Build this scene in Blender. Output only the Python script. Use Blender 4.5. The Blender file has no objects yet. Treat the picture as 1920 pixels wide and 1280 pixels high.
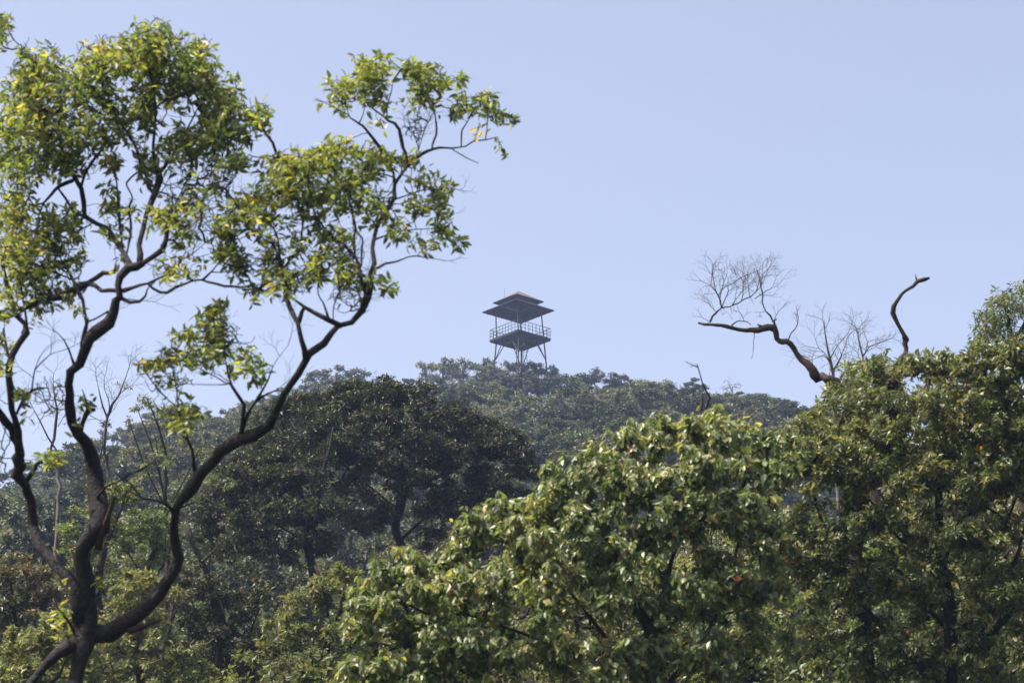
import bpy, math, random
import numpy as np
from mathutils import Vector

random.seed(7)
rng = np.random.default_rng(11)
S = bpy.context.scene
COL = S.collection
R = math.radians

# ------------------------------------------------------------------ camera
FPX = 5333.3
PITCH = R(19.0)
cam_d = bpy.data.cameras.new("camera")
cam_d.lens = 100.0
cam_d.sensor_width = 36.0
cam_d.clip_start = 0.1
cam_d.clip_end = 3000.0
cam_d.dof.use_dof = True
cam_d.dof.focus_distance = 105.0
cam_d.dof.aperture_fstop = 4.5
cam = bpy.data.objects.new("camera", cam_d)
COL.objects.link(cam)
cam.location = (0, 0, 0)
cam.rotation_euler = (R(90) + PITCH, 0, 0)
S.camera = cam
FW = np.array([0, math.cos(PITCH), math.sin(PITCH)])
UP = np.array([0, -math.sin(PITCH), math.cos(PITCH)])
RT = np.array([1.0, 0, 0])


def P(px, py, d):
    """world point seen at pixel (px,py) of the 1920x1280 photograph at axial depth d"""
    px = np.asarray(px, float); py = np.asarray(py, float); d = np.asarray(d, float)
    return (FW * d[..., None] + RT * ((px - 960) / FPX * d)[..., None]
            - UP * ((py - 640) / FPX * d)[..., None])


def project(p):
    p = np.asarray(p, float)
    d = p @ FW
    return 960 + (p @ RT) / d * FPX, 640 - (p @ UP) / d * FPX, d


# ------------------------------------------------------------------ light
SUN_DIR = Vector((-0.46, -0.20, 0.80)).normalized()      # towards the sun
SUN_EL = math.asin(SUN_DIR.z)
SUN_AZ = math.atan2(SUN_DIR.x, SUN_DIR.y)
w = bpy.data.worlds.new("World"); S.world = w; w.use_nodes = True
nt = w.node_tree; nt.nodes.clear()
sky = nt.nodes.new("ShaderNodeTexSky"); sky.sky_type = 'NISHITA'
sky.sun_disc = False
sky.sun_elevation = SUN_EL
sky.sun_rotation = SUN_AZ
sky.altitude = 1200
sky.air_density = 0.75
sky.dust_density = 9.0
sky.ozone_density = 3.0
bg = nt.nodes.new("ShaderNodeBackground"); bg.inputs[1].default_value = 0.148
wo = nt.nodes.new("ShaderNodeOutputWorld")
wb = nt.nodes.new("ShaderNodeVectorMath"); wb.operation = 'MULTIPLY'   # pale lavender haze colour of the whole sky
wb.inputs[1].default_value = (1.66, 1.31, 1.03)
nt.links.new(sky.outputs[0], wb.inputs[0]); nt.links.new(wb.outputs[0], bg.inputs[0]); nt.links.new(bg.outputs[0], wo.inputs[0])

sun_d = bpy.data.lights.new("sun", 'SUN'); sun_d.energy = 5.0; sun_d.angle = R(0.5)
sun_d.color = (1.0, 0.95, 0.86)
sun = bpy.data.objects.new("sun", sun_d); COL.objects.link(sun)
sun.rotation_euler = (-SUN_DIR).to_track_quat('-Z', 'Y').to_euler()
sun.location = (40, 60, 160)

vs = S.view_settings
vs.view_transform = 'Standard'; vs.look = 'None'; vs.exposure = 1.10; vs.gamma = 1.0
S.cycles.max_bounces = 6
S.cycles.diffuse_bounces = 3
S.cycles.glossy_bounces = 2
S.cycles.transmission_bounces = 3
S.cycles.volume_bounces = 0
S.cycles.transparent_max_bounces = 6
S.cycles.use_denoising = True

# ------------------------------------------------------------------ tagging
def tag(o, label=None, cat=None, group=None, kind=None):
    if label: o["label"] = label
    if cat: o["category"] = cat
    if group: o["group"] = group
    if kind: o["kind"] = kind
    return o


def thing(name, loc, label, cat, group=None):
    o = bpy.data.objects.new(name, None); COL.objects.link(o)
    o.location = tuple(float(v) for v in loc); o.empty_display_size = 0.3
    return tag(o, label, cat, group)


def copy_tree(o, loc, rz, sc, label, group=None):
    c = o.copy(); COL.objects.link(c)
    c.location = tuple(float(v) for v in loc); c.rotation_euler = (0, 0, rz); c.scale = sc
    c["label"] = label
    if group: c["group"] = group
    elif "group" in c.keys(): del c["group"]
    for ch in o.children:
        k = ch.copy(); COL.objects.link(k); k.parent = c
        for g in ch.children:
            q = g.copy(); COL.objects.link(q); q.parent = k
    return c


# ------------------------------------------------------------------ materials
def node(nt, t, **kw):
    n = nt.nodes.new(t)
    for k, v in kw.items(): setattr(n, k, v)
    return n


def leaf_mat(name, stops, rough=0.42, transl=0.35, tcol=1.5, spec=0.5, vary=0.12):
    m = bpy.data.materials.new(name); m.use_nodes = True
    t = m.node_tree; t.nodes.clear()
    at = node(t, "ShaderNodeAttribute", attribute_name="tone")
    rp = node(t, "ShaderNodeValToRGB")
    els = rp.color_ramp.elements
    els[0].position = stops[0][0]; els[0].color = (*stops[0][1], 1)
    els[1].position = stops[-1][0]; els[1].color = (*stops[-1][1], 1)
    for p, c in stops[1:-1]:
        e = els.new(p); e.color = (*c, 1)
    t.links.new(at.outputs["Fac"], rp.inputs[0])
    oi = node(t, "ShaderNodeObjectInfo")
    mr = node(t, "ShaderNodeMapRange")
    mr.inputs[3].default_value = 1 - vary; mr.inputs[4].default_value = 1 + vary * 1.2
    t.links.new(oi.outputs["Random"], mr.inputs[0])
    hs = node(t, "ShaderNodeHueSaturation")
    t.links.new(rp.outputs[0], hs.inputs["Color"]); t.links.new(mr.outputs[0], hs.inputs["Value"])
    mh = node(t, "ShaderNodeMapRange")
    mh.inputs[3].default_value = 0.5 - vary * 0.12; mh.inputs[4].default_value = 0.5 + vary * 0.10
    wn = node(t, "ShaderNodeTexWhiteNoise", noise_dimensions='1D')
    t.links.new(oi.outputs["Random"], wn.inputs["W"]); t.links.new(wn.outputs["Value"], mh.inputs[0])
    t.links.new(mh.outputs[0], hs.inputs["Hue"])
    pb = node(t, "ShaderNodeBsdfPrincipled")
    pb.inputs["Roughness"].default_value = rough
    pb.inputs["Specular IOR Level"].default_value = spec
    t.links.new(hs.outputs[0], pb.inputs["Base Color"])
    tr = node(t, "ShaderNodeBsdfTranslucent")
    mu = node(t, "ShaderNodeVectorMath", operation='MULTIPLY')
    mu.inputs[1].default_value = (tcol * 1.12, tcol * 1.15, tcol * 0.7)
    t.links.new(hs.outputs[0], mu.inputs[0]); t.links.new(mu.outputs[0], tr.inputs[0])
    mx = node(t, "ShaderNodeMixShader"); mx.inputs[0].default_value = transl
    t.links.new(pb.outputs[0], mx.inputs[1]); t.links.new(tr.outputs[0], mx.inputs[2])
    ou = node(t, "ShaderNodeOutputMaterial"); t.links.new(mx.outputs[0], ou.inputs[0])
    return m


def rough_mat(name, c1, c2, scale=6.0, rough=0.85, bump=0.4, c3=None, metal=0.0, dist=0.02):
    m = bpy.data.materials.new(name); m.use_nodes = True
    t = m.node_tree; pb = t.nodes["Principled BSDF"]
    tc = node(t, "ShaderNodeTexCoord")
    n1 = node(t, "ShaderNodeTexNoise"); n1.inputs["Scale"].default_value = scale
    n1.inputs["Detail"].default_value = 6; n1.inputs["Roughness"].default_value = 0.65
    t.links.new(tc.outputs["Object"], n1.inputs["Vector"])
    rp = node(t, "ShaderNodeValToRGB")
    rp.color_ramp.elements[0].position = 0.35; rp.color_ramp.elements[0].color = (*c1, 1)
    rp.color_ramp.elements[1].position = 0.62; rp.color_ramp.elements[1].color = (*c2, 1)
    if c3:
        e = rp.color_ramp.elements.new(0.74); e.color = (*c3, 1)
    t.links.new(n1.outputs[0], rp.inputs[0]); t.links.new(rp.outputs[0], pb.inputs["Base Color"])
    n2 = node(t, "ShaderNodeTexNoise"); n2.inputs["Scale"].default_value = scale * 3.5
    n2.inputs["Detail"].default_value = 5
    t.links.new(tc.outputs["Object"], n2.inputs["Vector"])
    bp = node(t, "ShaderNodeBump"); bp.inputs["Strength"].default_value = bump
    bp.inputs["Distance"].default_value = dist
    t.links.new(n2.outputs[0], bp.inputs["Height"]); t.links.new(bp.outputs[0], pb.inputs["Normal"])
    pb.inputs["Specular IOR Level"].default_value = .25 if rough < .93 else .0
    pb.inputs["Roughness"].default_value = rough; pb.inputs["Metallic"].default_value = metal
    return m


LM = {
 'bright': leaf_mat("leaf_bright_green", [(0, (.036, .058, .024)), (.35, (.085, .125, .035)), (.62, (.155, .20, .042)),
                    (.88, (.27, .28, .045)), (1, (.42, .32, .08))], rough=.44, transl=.45, tcol=1.5),
 'broad': leaf_mat("leaf_broad_droop", [(0, (.042, .075, .036)), (.35, (.105, .155, .058)), (.7, (.20, .25, .090)),
                    (.97, (.34, .34, .09)), (1, (.34, .15, .05))], rough=.46, transl=.42, tcol=1.5, spec=.8),
 'small': leaf_mat("leaf_small_gloss", [(0, (.036, .054, .024)), (.45, (.090, .117, .042)), (.75, (.165, .185, .062)),
                    (.98, (.22, .20, .04)), (1, (.42, .13, .03))], rough=.42, transl=.36, tcol=1.5, spec=.5),
 'dark': leaf_mat("leaf_dark_olive", [(0, (.013, .019, .009)), (.5, (.028, .036, .014)), (.85, (.068, .074, .026)),
                    (1, (.13, .10, .04))], rough=.5, transl=.24, tcol=1.3, spec=.35),
 'mid': leaf_mat("leaf_mid_green", [(0, (.045, .062, .030)), (.5, (.105, .13, .050)), (.85, (.165, .185, .062)),
                    (1, (.21, .19, .055))], rough=.48, transl=.34, tcol=1.5, spec=.4),
 'rust': leaf_mat("leaf_rusty", [(0, (.042, .050, .028)), (.5, (.088, .095, .048)), (.85, (.15, .145, .070)),
                    (1, (.28, .15, .08))], rough=.45, transl=.30, tcol=1.3),
 'fresh': leaf_mat("leaf_fresh_green", [(0, (.035, .055, .022)), (.5, (.075, .108, .035)), (1, (.12, .155, .045))],
                    rough=.4, transl=.35, tcol=1.6),
 'hill_green': leaf_mat("leaf_hill_green", [(0, (.038, .050, .026)), (.5, (.085, .105, .042)), (1, (.15, .16, .065))],
                    rough=.5, transl=.22, tcol=1.3, spec=.4, vary=.32),
 'hill_dark': leaf_mat("leaf_hill_dark", [(0, (.018, .028, .018)), (.5, (.042, .058, .030)), (1, (.080, .095, .044))],
                    rough=.5, transl=.2, tcol=1.3, spec=.4, vary=.3),
 'hill_grey': leaf_mat("leaf_hill_grey", [(0, (.052, .064, .042)), (.5, (.10, .115, .070)), (1, (.17, .175, .10))],
                    rough=.5, transl=.25, tcol=1.2, spec=.4, vary=.25),
}
BARK = rough_mat("bark_dark", (.0085, .008, .0088), (.019, .0175, .018), 9, .9, 1.0, (.075, .073, .066))
BARK_M = rough_mat("bark_brown", (.018, .014, .012), (.040, .032, .027), 6, .9, .6, (.08, .075, .065))
BARK_G = rough_mat("bark_grey", (.05, .046, .042), (.105, .097, .088), 5, .9, .4)
BARK_D = rough_mat("dead_wood", (.019, .015, .014), (.040, .030, .027), 8, .9, .7, (.10, .075, .065))
BARK_O = rough_mat("torn_wood", (.018, .013, .011), (.036, .025, .020), 9, .85, .6)
TWIG = rough_mat("twig_bark", (.05, .042, .035), (.09, .075, .062), 12, .85, .2)

# ------------------------------------------------------------------ mesh tools
def link_mesh(name, V, F, mat, parent=None, tone=None, smooth=True, origin=None):
    """V (n,3); F (m,k) int array or list of such arrays"""
    if not isinstance(F, list): F = [F]
    F = [f for f in F if len(f)]
    V = np.asarray(V, np.float32)
    if origin is not None: V = V - np.asarray(origin, np.float32)
    me = bpy.data.meshes.new(name)
    me.vertices.add(len(V)); me.vertices.foreach_set("co", V.ravel())
    loops = np.concatenate([f.ravel() for f in F]).astype(np.int32)
    counts = np.concatenate([np.full(len(f), f.shape[1]) for f in F])
    starts = np.concatenate([[0], np.cumsum(counts)[:-1]]).astype(np.int32)
    me.loops.add(len(loops)); me.loops.foreach_set("vertex_index", loops)
    me.polygons.add(len(starts)); me.polygons.foreach_set("loop_start", starts)
    me.polygons.foreach_set("use_smooth", np.full(len(starts), smooth, bool))
    me.update(calc_edges=True)
    if tone is not None:
        a = me.attributes.new("tone", 'FLOAT', 'POINT'); a.data.foreach_set("value", np.asarray(tone, np.float32))
    me.materials.append(mat)
    o = bpy.data.objects.new(name, me); COL.objects.link(o)
    if parent is not None: o.parent = parent
    return o


def norm(a):
    return a / np.maximum(np.linalg.norm(a, axis=-1, keepdims=True), 1e-9)


def catmull(pts, step):
    pts = np.asarray(pts, float)
    if len(pts) == 2:
        n = max(2, int(np.linalg.norm(pts[1, :3] - pts[0, :3]) / step) + 1)
        t = np.linspace(0, 1, n)[:, None]
        return pts[0] * (1 - t) + pts[1] * t
    p = np.vstack([2 * pts[0] - pts[1], pts, 2 * pts[-1] - pts[-2]])
    out = []
    for i in range(1, len(p) - 2):
        n = max(1, int(np.linalg.norm(p[i + 1, :3] - p[i, :3]) / step))
        for k in range(n):
            t = k / n
            out.append(0.5 * ((2 * p[i]) + (-p[i - 1] + p[i + 1]) * t + (2 * p[i - 1] - 5 * p[i] + 4 * p[i + 1] - p[i + 2]) * t * t
                              + (-p[i - 1] + 3 * p[i] - 3 * p[i + 1] + p[i + 2]) * t ** 3))
    out.append(p[-2])
    return np.array(out)


def tube(path, sides=8, rough=0.10, cap=True):
    """path (n,4) xyz r  -> V,F list"""
    path = np.asarray(path, float)
    n = len(path)
    tan = norm(np.gradient(path[:, :3], axis=0))
    a = np.array([0, 0, 1.0]) if abs(tan[0][2]) < .9 else np.array([1.0, 0, 0])
    u = norm(np.cross(tan[0], a)); V = []
    ph = rng.random() * 6
    for i in range(n):
        u = norm(u - tan[i] * (u @ tan[i])); v = np.cross(tan[i], u)
        ang = np.arange(sides) / sides * 2 * math.pi
        r = path[i, 3] * (1 + rough * (rng.random(sides) - .5) * 1.2 + rough * .7 * math.sin(i * .9 + ph) + rough * .6 * math.sin(i * .37 + 2 * ph))
        V.append(path[i, :3] + r[:, None] * (np.cos(ang)[:, None] * u + np.sin(ang)[:, None] * v))
    V = np.vstack(V)
    i = np.arange(n - 1)[:, None] * sides; j = np.arange(sides)[None, :]; j2 = (j + 1) % sides
    Q = np.stack([i + j, i + j2, i + sides + j2, i + sides + j], -1).reshape(-1, 4)
    F = [Q]
    if cap:
        V = np.vstack([V, path[0, :3], path[-1, :3]])
        c0, c1 = len(V) - 2, len(V) - 1
        jj = np.arange(sides)
        F.append(np.vstack([np.stack([np.full(sides, c0), (jj + 1) % sides, jj], -1),
                            np.stack([np.full(sides, c1), (n - 1) * sides + jj, (n - 1) * sides + (jj + 1) % sides], -1)]))
    return V, F


def join(parts):
    Vs = []; quads = []; tris = []; off = 0
    for V, F in parts:
        Vs.append(V)
        for f in (F if isinstance(F, list) else [F]):
            if len(f) == 0: continue
            (quads if f.shape[1] == 4 else tris).append(f + off)
        off += len(V)
    out = []
    if quads: out.append(np.vstack(quads))
    if tris: out.append(np.vstack(tris))
    return np.vstack(Vs), out


def prisms(A, B, ra, rb, sides=3):
    d = norm(B - A)
    ref = np.where(np.abs(d[:, 2:3]) < .9, np.array([[0, 0, 1.0]]), np.array([[1.0, 0, 0]]))
    u = norm(np.cross(d, ref)); v = np.cross(d, u)
    m = len(A)
    ang = np.arange(sides) / sides * 2 * math.pi
    ring = np.cos(ang)[None, :, None] * u[:, None] + np.sin(ang)[None, :, None] * v[:, None]
    VA = A[:, None] + ring * ra[:, None, None]; VB = B[:, None] + ring * rb[:, None, None]
    V = np.concatenate([VA, VB], 1).reshape(-1, 3)
    o = (np.arange(m) * 2 * sides)[:, None]; j = np.arange(sides)[None]; j2 = (j + 1) % sides
    F = np.stack([o + j, o + j2, o + sides + j2, o + sides + j], -1).reshape(-1, 4)
    return V, [F]


# ------------------------------------------------------------------ growth
def grow(seeds, att, bf=0.25, wig=0.10, rtip=0.003, seed_path=None):
    """connect attractors to the skeleton nodes; returns edges (A,B,ra,rb), terminal mask and directions at the attractors"""
    n = len(att); k0 = len(seeds)
    pos = np.zeros((k0 + 3 * n, 3)); pos[:k0] = seeds
    par = np.full(k0 + 3 * n, -1); plen = np.zeros(k0 + 3 * n)
    if seed_path is not None: plen[:k0] = seed_path
    best = np.full(n, 1e9); bpar = np.zeros(n, int)
    for c in range(0, n, 400):
        D = np.linalg.norm(att[c:c + 400, None] - pos[None, :k0], axis=2) + bf * plen[None, :k0]
        bpar[c:c + 400] = D.argmin(1); best[c:c + 400] = D.min(1)
    alive = np.ones(n, bool); cnt = k0; node_of = np.zeros(n, int)
    up = np.array([0, 0, 1.0])
    for _ in range(n):
        i = int(np.argmin(np.where(alive, best, 1e12)))
        alive[i] = False
        p = bpar[i]; a = pos[p]; b = att[i]; L = np.linalg.norm(b - a) + 1e-6
        off = rng.normal(size=3) * L * wig
        m1 = a + (b - a) * .36 + off - up * L * .05
        m2 = a + (b - a) * .70 + off * .6 + rng.normal(size=3) * L * wig * .5 - up * L * .04
        for q in (m1, m2, b):
            pos[cnt] = q; par[cnt] = p; plen[cnt] = plen[p] + np.linalg.norm(q - pos[p]); p = cnt; cnt += 1
        node_of[i] = cnt - 1
        if alive.any():
            idx = np.nonzero(alive)[0]
            for q in range(cnt - 3, cnt):
                dd = np.linalg.norm(att[idx] - pos[q], axis=1) + bf * plen[q]
                better = dd < best[idx]
                best[idx[better]] = dd[better]; bpar[idx[better]] = q
    rad = np.zeros(cnt)
    nch = np.zeros(cnt, int)
    ssum = np.zeros(cnt)
    for q in range(cnt - 1, k0 - 1, -1):
        s = ssum[q] if ssum[q] > 0 else rtip ** 2.3
        rad[q] = s ** (1 / 2.3)
        ssum[par[q]] += s; nch[par[q]] += 1
    e = np.arange(k0, cnt)
    A = pos[par[e]]; B = pos[e]
    ra = np.where(par[e] < k0, rad[e] * 1.1, rad[par[e]]); ra = np.minimum(ra, rad[e] * 1.6)
    term = nch[node_of] == 0
    dirs = norm(att - pos[par[node_of]])
    return (A, B, ra, rad[e]), term, dirs


# ------------------------------------------------------------------ leaves
T_FULL = (np.array([[0, 0, 0], [.32, .5, .10], [.32, 0, 0], [.32, -.5, .10], [.70, .40, .08], [.70, 0, 0], [.70, -.40, .08], [1, 0, 0]]),
          np.array([[0, 2, 1], [0, 3, 2], [1, 2, 5], [1, 5, 4], [2, 3, 6], [2, 6, 5], [4, 5, 7], [5, 6, 7]]))
T_MID = (np.array([[0, 0, 0], [.45, .5, .10], [.5, 0, 0], [.45, -.5, .10], [1, 0, 0]]),
         np.array([[0, 2, 1], [0, 3, 2], [1, 2, 4], [2, 3, 4]]))
T_FAR = (np.array([[0, 0, 0], [.45, .5, .06], [1, 0, 0], [.45, -.5, .06]]), np.array([[0, 3, 2], [0, 2, 1]]))


def leaves(pos, dirs, nl, L, wr, spread, droop, tone, tmpl=T_FULL, bend=.15, along=.5, upbias=1.0, tspread=.22):
    """rosettes: nl leaves around each pos; returns V,F,tone"""
    m = len(pos); N = m * nl
    p = np.repeat(pos, nl, 0); d = np.repeat(dirs, nl, 0)
    ref = rng.normal(size=(N, 3)); side = norm(np.cross(d, ref))
    a = R(spread[0]) + rng.random(N) * R(spread[1] - spread[0])
    v = d * np.cos(a)[:, None] + side * np.sin(a)[:, None]
    v[:, 2] -= droop * (0.6 + .8 * rng.random(N)); v = norm(v)
    up = np.tile([0, 0, 1.0], (N, 1)) * upbias + rng.normal(size=(N, 3)) * .55
    wv = norm(np.cross(up, v)); nv = np.cross(v, wv)
    ln = L * (0.65 + .6 * rng.random(N))
    wd = ln * wr * (0.8 + .4 * rng.random(N))
    base = p - d * (rng.random(N) * L * along)[:, None] + v * (ln * .12)[:, None]
    tv, tf = tmpl
    bd = bend * (0.3 + 1.2 * rng.random(N))
    U = tv[None, :, 0] * ln[:, None]; W = tv[None, :, 1] * wd[:, None]
    Z = tv[None, :, 2] * wd[:, None] * 2 - (tv[None, :, 0] ** 2) * (bd * ln)[:, None]
    V = base[:, None] + U[..., None] * v[:, None] + W[..., None] * wv[:, None] + Z[..., None] * nv[:, None]
    k = len(tv)
    F = (tf[None] + (np.arange(N) * k)[:, None, None]).reshape(-1, 3)
    tn = np.clip(np.repeat(tone, nl) + rng.normal(size=N) * tspread, 0, .955)
    tn[rng.random(N) < .0025] = 1.0
    return V.reshape(-1, 3), F, np.repeat(tn, k)


def clumped(v, r, n, size, clump):
    """pull n unit-ball points (v*r) into leafy sprays of about clump twig ends each"""
    q = v * r[:, None]
    if clump and n > clump * 1.5:
        K = max(2, int(n / clump)); c = q[:K]; k = rng.integers(K, size=n)
        off = norm(rng.normal(size=(n, 3))) * (rng.random(n) ** .5)[:, None] * size[None] * (.6 + .8 * rng.random(K))[k][:, None]
        q = c[k] + off; q[:, :] = np.where(np.linalg.norm(q, axis=1, keepdims=True) > 1.35, q * .9, q)
    return q


def ell_points(ells, shell=4.0, clump=20):
    """ells rows: cx,cy,cz,rx,ry,rz,n in world metres; shell-biased points inside"""
    out = []; rel = []
    for cx, cy, cz, rx, ry, rz, n in ells:
        n = int(n)
        v = norm(rng.normal(size=(n, 3)))
        r = rng.random(n) ** (1 / shell)
        R_ = np.array([rx, ry, rz])
        q = clumped(v, r, n, np.array([.55, .55, .30]) / R_ * (.9 + .1 * rx), clump)
        out.append(np.array([cx, cy, cz]) + q * R_); rel.append(norm(q))
    return np.vstack(out), np.vstack(rel)


# ------------------------------------------------------------------ terrain
PY = np.array([-30, 0, 26, 40, 60, 85, 120, 200, 280, 318, 335, 352, 400, 480.])
PZ = np.array([-2.4, -1.7, 1.0, 4.5, 9.5, 15.5, 28, 57, 87, 101.5, 106.4, 107, 100, 80.])


def ground(x, y):
    x = np.asarray(x, float); y = np.asarray(y, float)
    z = (np.interp(y - 6, PY, PZ) + 2 * np.interp(y, PY, PZ) + np.interp(y + 6, PY, PZ)) / 4
    f = (np.clip(y, 0, 400) / 335) ** 1.5
    xs = np.where(x < 0, np.abs(x) / 60, np.abs(x) / 62)
    z = z - 13 * np.minimum(xs, 3) ** 2.1 * f
    z = z + .7 * np.sin(x * .13 + y * .05) * f + .5 * np.sin(y * .11 - x * .07) * f + .25 * np.sin(x * .41) * np.sin(y * .33) * np.minimum(f * 3, 1)
    return z


gx = np.linspace(-170, 170, 171); gy = np.linspace(-30, 470, 251)
GX, GY = np.meshgrid(gx, gy)
GZ = ground(GX, GY)
V = np.stack([GX, GY, GZ], -1).reshape(-1, 3)
i = np.arange(len(gy) - 1)[:, None] * len(gx); j = np.arange(len(gx) - 1)[None]
F = np.stack([i + j, i + j + 1, i + len(gx) + j + 1, i + len(gx) + j], -1).reshape(-1, 4)
GM = rough_mat("forest_floor", (.014, .016, .009), (.028, .032, .014), .6, .95, .6, (.04, .038, .02), dist=.3)
hill = link_mesh("hillside_ground", V, F, GM)
tag(hill, kind="structure")
# EOF-PART1

# ================================================================== watchtower
STEEL = rough_mat("painted_steel", (.010, .011, .014), (.018, .020, .025), 3, .6, .15, (.075, .06, .05))
DECKM = rough_mat("deck_underside", (.014, .015, .019), (.022, .023, .028), 1.2, .8, .2)
ROOFM = rough_mat("roof_sheet_weathered", (.065, .058, .048), (.098, .086, .072), 1.5, .8, .3, (.05, .05, .045))
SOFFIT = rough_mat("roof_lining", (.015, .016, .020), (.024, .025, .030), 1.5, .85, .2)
LAMPM = rough_mat("white_enamel", (.80, .80, .78), (.86, .86, .84), 3, .3, .05)

deck_c = P(975.3, 636.5, 345.0)
tower_z = float(ground(deck_c[0], deck_c[1]))
HD = deck_c[2] - tower_z                                    # deck height above the ground
tower = thing("watchtower", (deck_c[0], deck_c[1], tower_z),
              "dark steel watchtower with two-tiered roof and railed deck, on top of the hill", "watchtower")
A0 = R(-90 - 4.2)
def cor(k, r, z, dx=0.0): return np.array([r * math.cos(A0 + k * math.pi / 2) + dx, r * math.sin(A0 + k * math.pi / 2), z])

def beam(a, b, r, sides=6, r2=None):
    a = np.asarray(a, float); b = np.asarray(b, float)
    return tube(np.array([[*a, r], [*b, r2 or r]]), sides, 0)

def frustum(z0, r0, z1, r1, dx0, dx1, th, lining=0):
    """hollow four sided roof skirt with real thickness"""
    o0 = [cor(k, r0, z0, dx0) for k in range(4)]; o1 = [cor(k, max(r1, .02), z1, dx1) for k in range(4)]
    i0 = [cor(k, r0 - .02, z0 - th, dx0) for k in range(4)]; i1 = [cor(k, max(r1 - .02, .01), z1 - th, dx1) for k in range(4)]
    V = np.array(o0 + o1 + i0 + i1); F = []
    for k in range(4):
        q = (k + 1) % 4
        F += [[k, q, 4 + q, 4 + k], [8 + k, 12 + k, 12 + q, 8 + q], [k, 8 + k, 8 + q, q], [4 + k, 4 + q, 12 + q, 12 + k]]
    return V, [np.array(F)]

for k in range(4):                                            # splayed legs and their braces
    V, F = join([beam(cor(k, 2.87, HD - .1), cor(k, 2.87 + .09 * (HD + .4), -.4), .085, 8),
                 beam(cor(k, 2.87 + .09 * (HD + .1), .02), cor(k, 2.87 + .09 * (HD + .4), -.4), .28, 8)])
    link_mesh("leg", V, F, STEEL, tower, smooth=False)
for k in range(4):
    for s in (1, -1):
        leg_p = cor(k, 2.87 + .09 * 2.75, HD - 2.75)
        c0 = cor(k, 2.87, HD - .16); c1 = cor((k + s) % 4, 2.87, HD - .16)
        V, F = beam(leg_p, c0 * .66 + c1 * .34, .055, 6)
        link_mesh("brace", V, F, STEEL, tower, smooth=False)
    low = cor(k, 2.87 + .09 * (HD - 2.2), 2.2); low2 = cor((k + 1) % 4, 2.87 + .09 * (HD - 2.2), 2.2)
    V, F = beam(low, low2, .05, 6)
    link_mesh("cross_bar", V, F, STEEL, tower, smooth=False)
# deck
def slab(r, z, th, dx=0):
    V = np.array([cor(k, r, z, dx) for k in range(4)] + [cor(k, r, z - th, dx) for k in range(4)])
    F = [[0, 1, 2, 3], [7, 6, 5, 4]] + [[k, 4 + k, 4 + (k + 1) % 4, (k + 1) % 4] for k in range(4)]
    return V, [np.array(F)]
parts = [slab(3.73, HD + .06, .16)]
V, F = join(parts); link_mesh("deck", V, F, DECKM, tower, smooth=False)
parts = []
for k in range(4):
    parts.append(beam(cor(k, 3.66, HD - .2), cor((k + 1) % 4, 3.66, HD - .2), .09, 4))
    parts.append(beam(cor(k, 2.8, HD - .2), cor((k + 1) % 4, 2.8, HD - .2), .07, 4))
for t in (.25, .5, .75):
    a = cor(0, 3.6, HD - .17) * (1 - t) + cor(1, 3.6, HD - .17) * t; b = cor(3, 3.6, HD - .17) * (1 - t) + cor(2, 3.6, HD - .17) * t
    parts.append(beam(a, b, .05, 4))
V, F = join(parts); link_mesh("deck_frame", V, F, STEEL, tower, smooth=False)
for k in range(4):                                            # railing, one part for each side
    a = cor(k, 3.66, HD + .06); b = cor((k + 1) % 4, 3.66, HD + .06); parts = []
    for h in (.42, .80, 1.25):
        parts.append(beam(a + [0, 0, h], b + [0, 0, h], .028 if h < 1 else .036, 5))
    for q in range(9):
        t = q / 9; p = a * (1 - t) + b * t
        parts.append(beam(p, p + [0, 0, 1.25], .03, 5))
    V, F = join(parts); link_mesh("railing", V, F, STEEL, tower, smooth=False)
DX = -.23                                                     # the roof leans slightly to the left
EZ = HD + 3.64
for k in range(4):
    V, F = beam(cor(k, 2.87, HD), cor(k, 2.75, EZ + .35, DX), .075, 8)
    link_mesh("post", V, F, STEEL, tower, smooth=False)
V, F = frustum(EZ, 4.45, EZ + .80, 2.30, DX, DX, .07); r1 = link_mesh("lower_roof", V, F, ROOFM, tower, smooth=False)
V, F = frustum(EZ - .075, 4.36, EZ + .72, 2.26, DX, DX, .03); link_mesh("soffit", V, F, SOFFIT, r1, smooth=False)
V, F = frustum(EZ + 1.17, 3.14, EZ + 2.63, .0, DX, DX, .07); r2 = link_mesh("upper_roof", V, F, ROOFM, tower, smooth=False)
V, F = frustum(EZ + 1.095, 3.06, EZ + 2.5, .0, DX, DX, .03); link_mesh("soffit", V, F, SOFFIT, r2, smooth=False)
parts = []
for rr, z in ((4.37, EZ - .02), (3.08, EZ + 1.14)):
    for k in range(4): parts.append(beam(cor(k, rr, z, DX), cor((k + 1) % 4, rr, z, DX), .07, 4))
for k in range(4):
    parts.append(beam(cor(k, 4.3, EZ - .06, DX), cor(k, 2.3, EZ + .74, DX), .06, 4))
    parts.append(beam(cor(k, 2.8, EZ + .14, DX), cor((k + 1) % 4, 2.8, EZ + .14, DX), .06, 4))
V, F = join(parts); link_mesh("roof_frame", V, F, STEEL, tower, smooth=False)
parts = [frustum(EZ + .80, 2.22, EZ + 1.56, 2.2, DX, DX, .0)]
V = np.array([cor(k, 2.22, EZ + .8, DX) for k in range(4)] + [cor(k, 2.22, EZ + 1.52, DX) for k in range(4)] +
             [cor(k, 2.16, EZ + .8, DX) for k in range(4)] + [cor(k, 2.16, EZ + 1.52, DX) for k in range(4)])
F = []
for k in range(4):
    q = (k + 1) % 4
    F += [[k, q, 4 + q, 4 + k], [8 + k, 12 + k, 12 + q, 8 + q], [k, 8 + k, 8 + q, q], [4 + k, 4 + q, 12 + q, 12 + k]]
link_mesh("clerestory", V, [np.array(F)], SOFFIT, tower, smooth=False)
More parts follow.
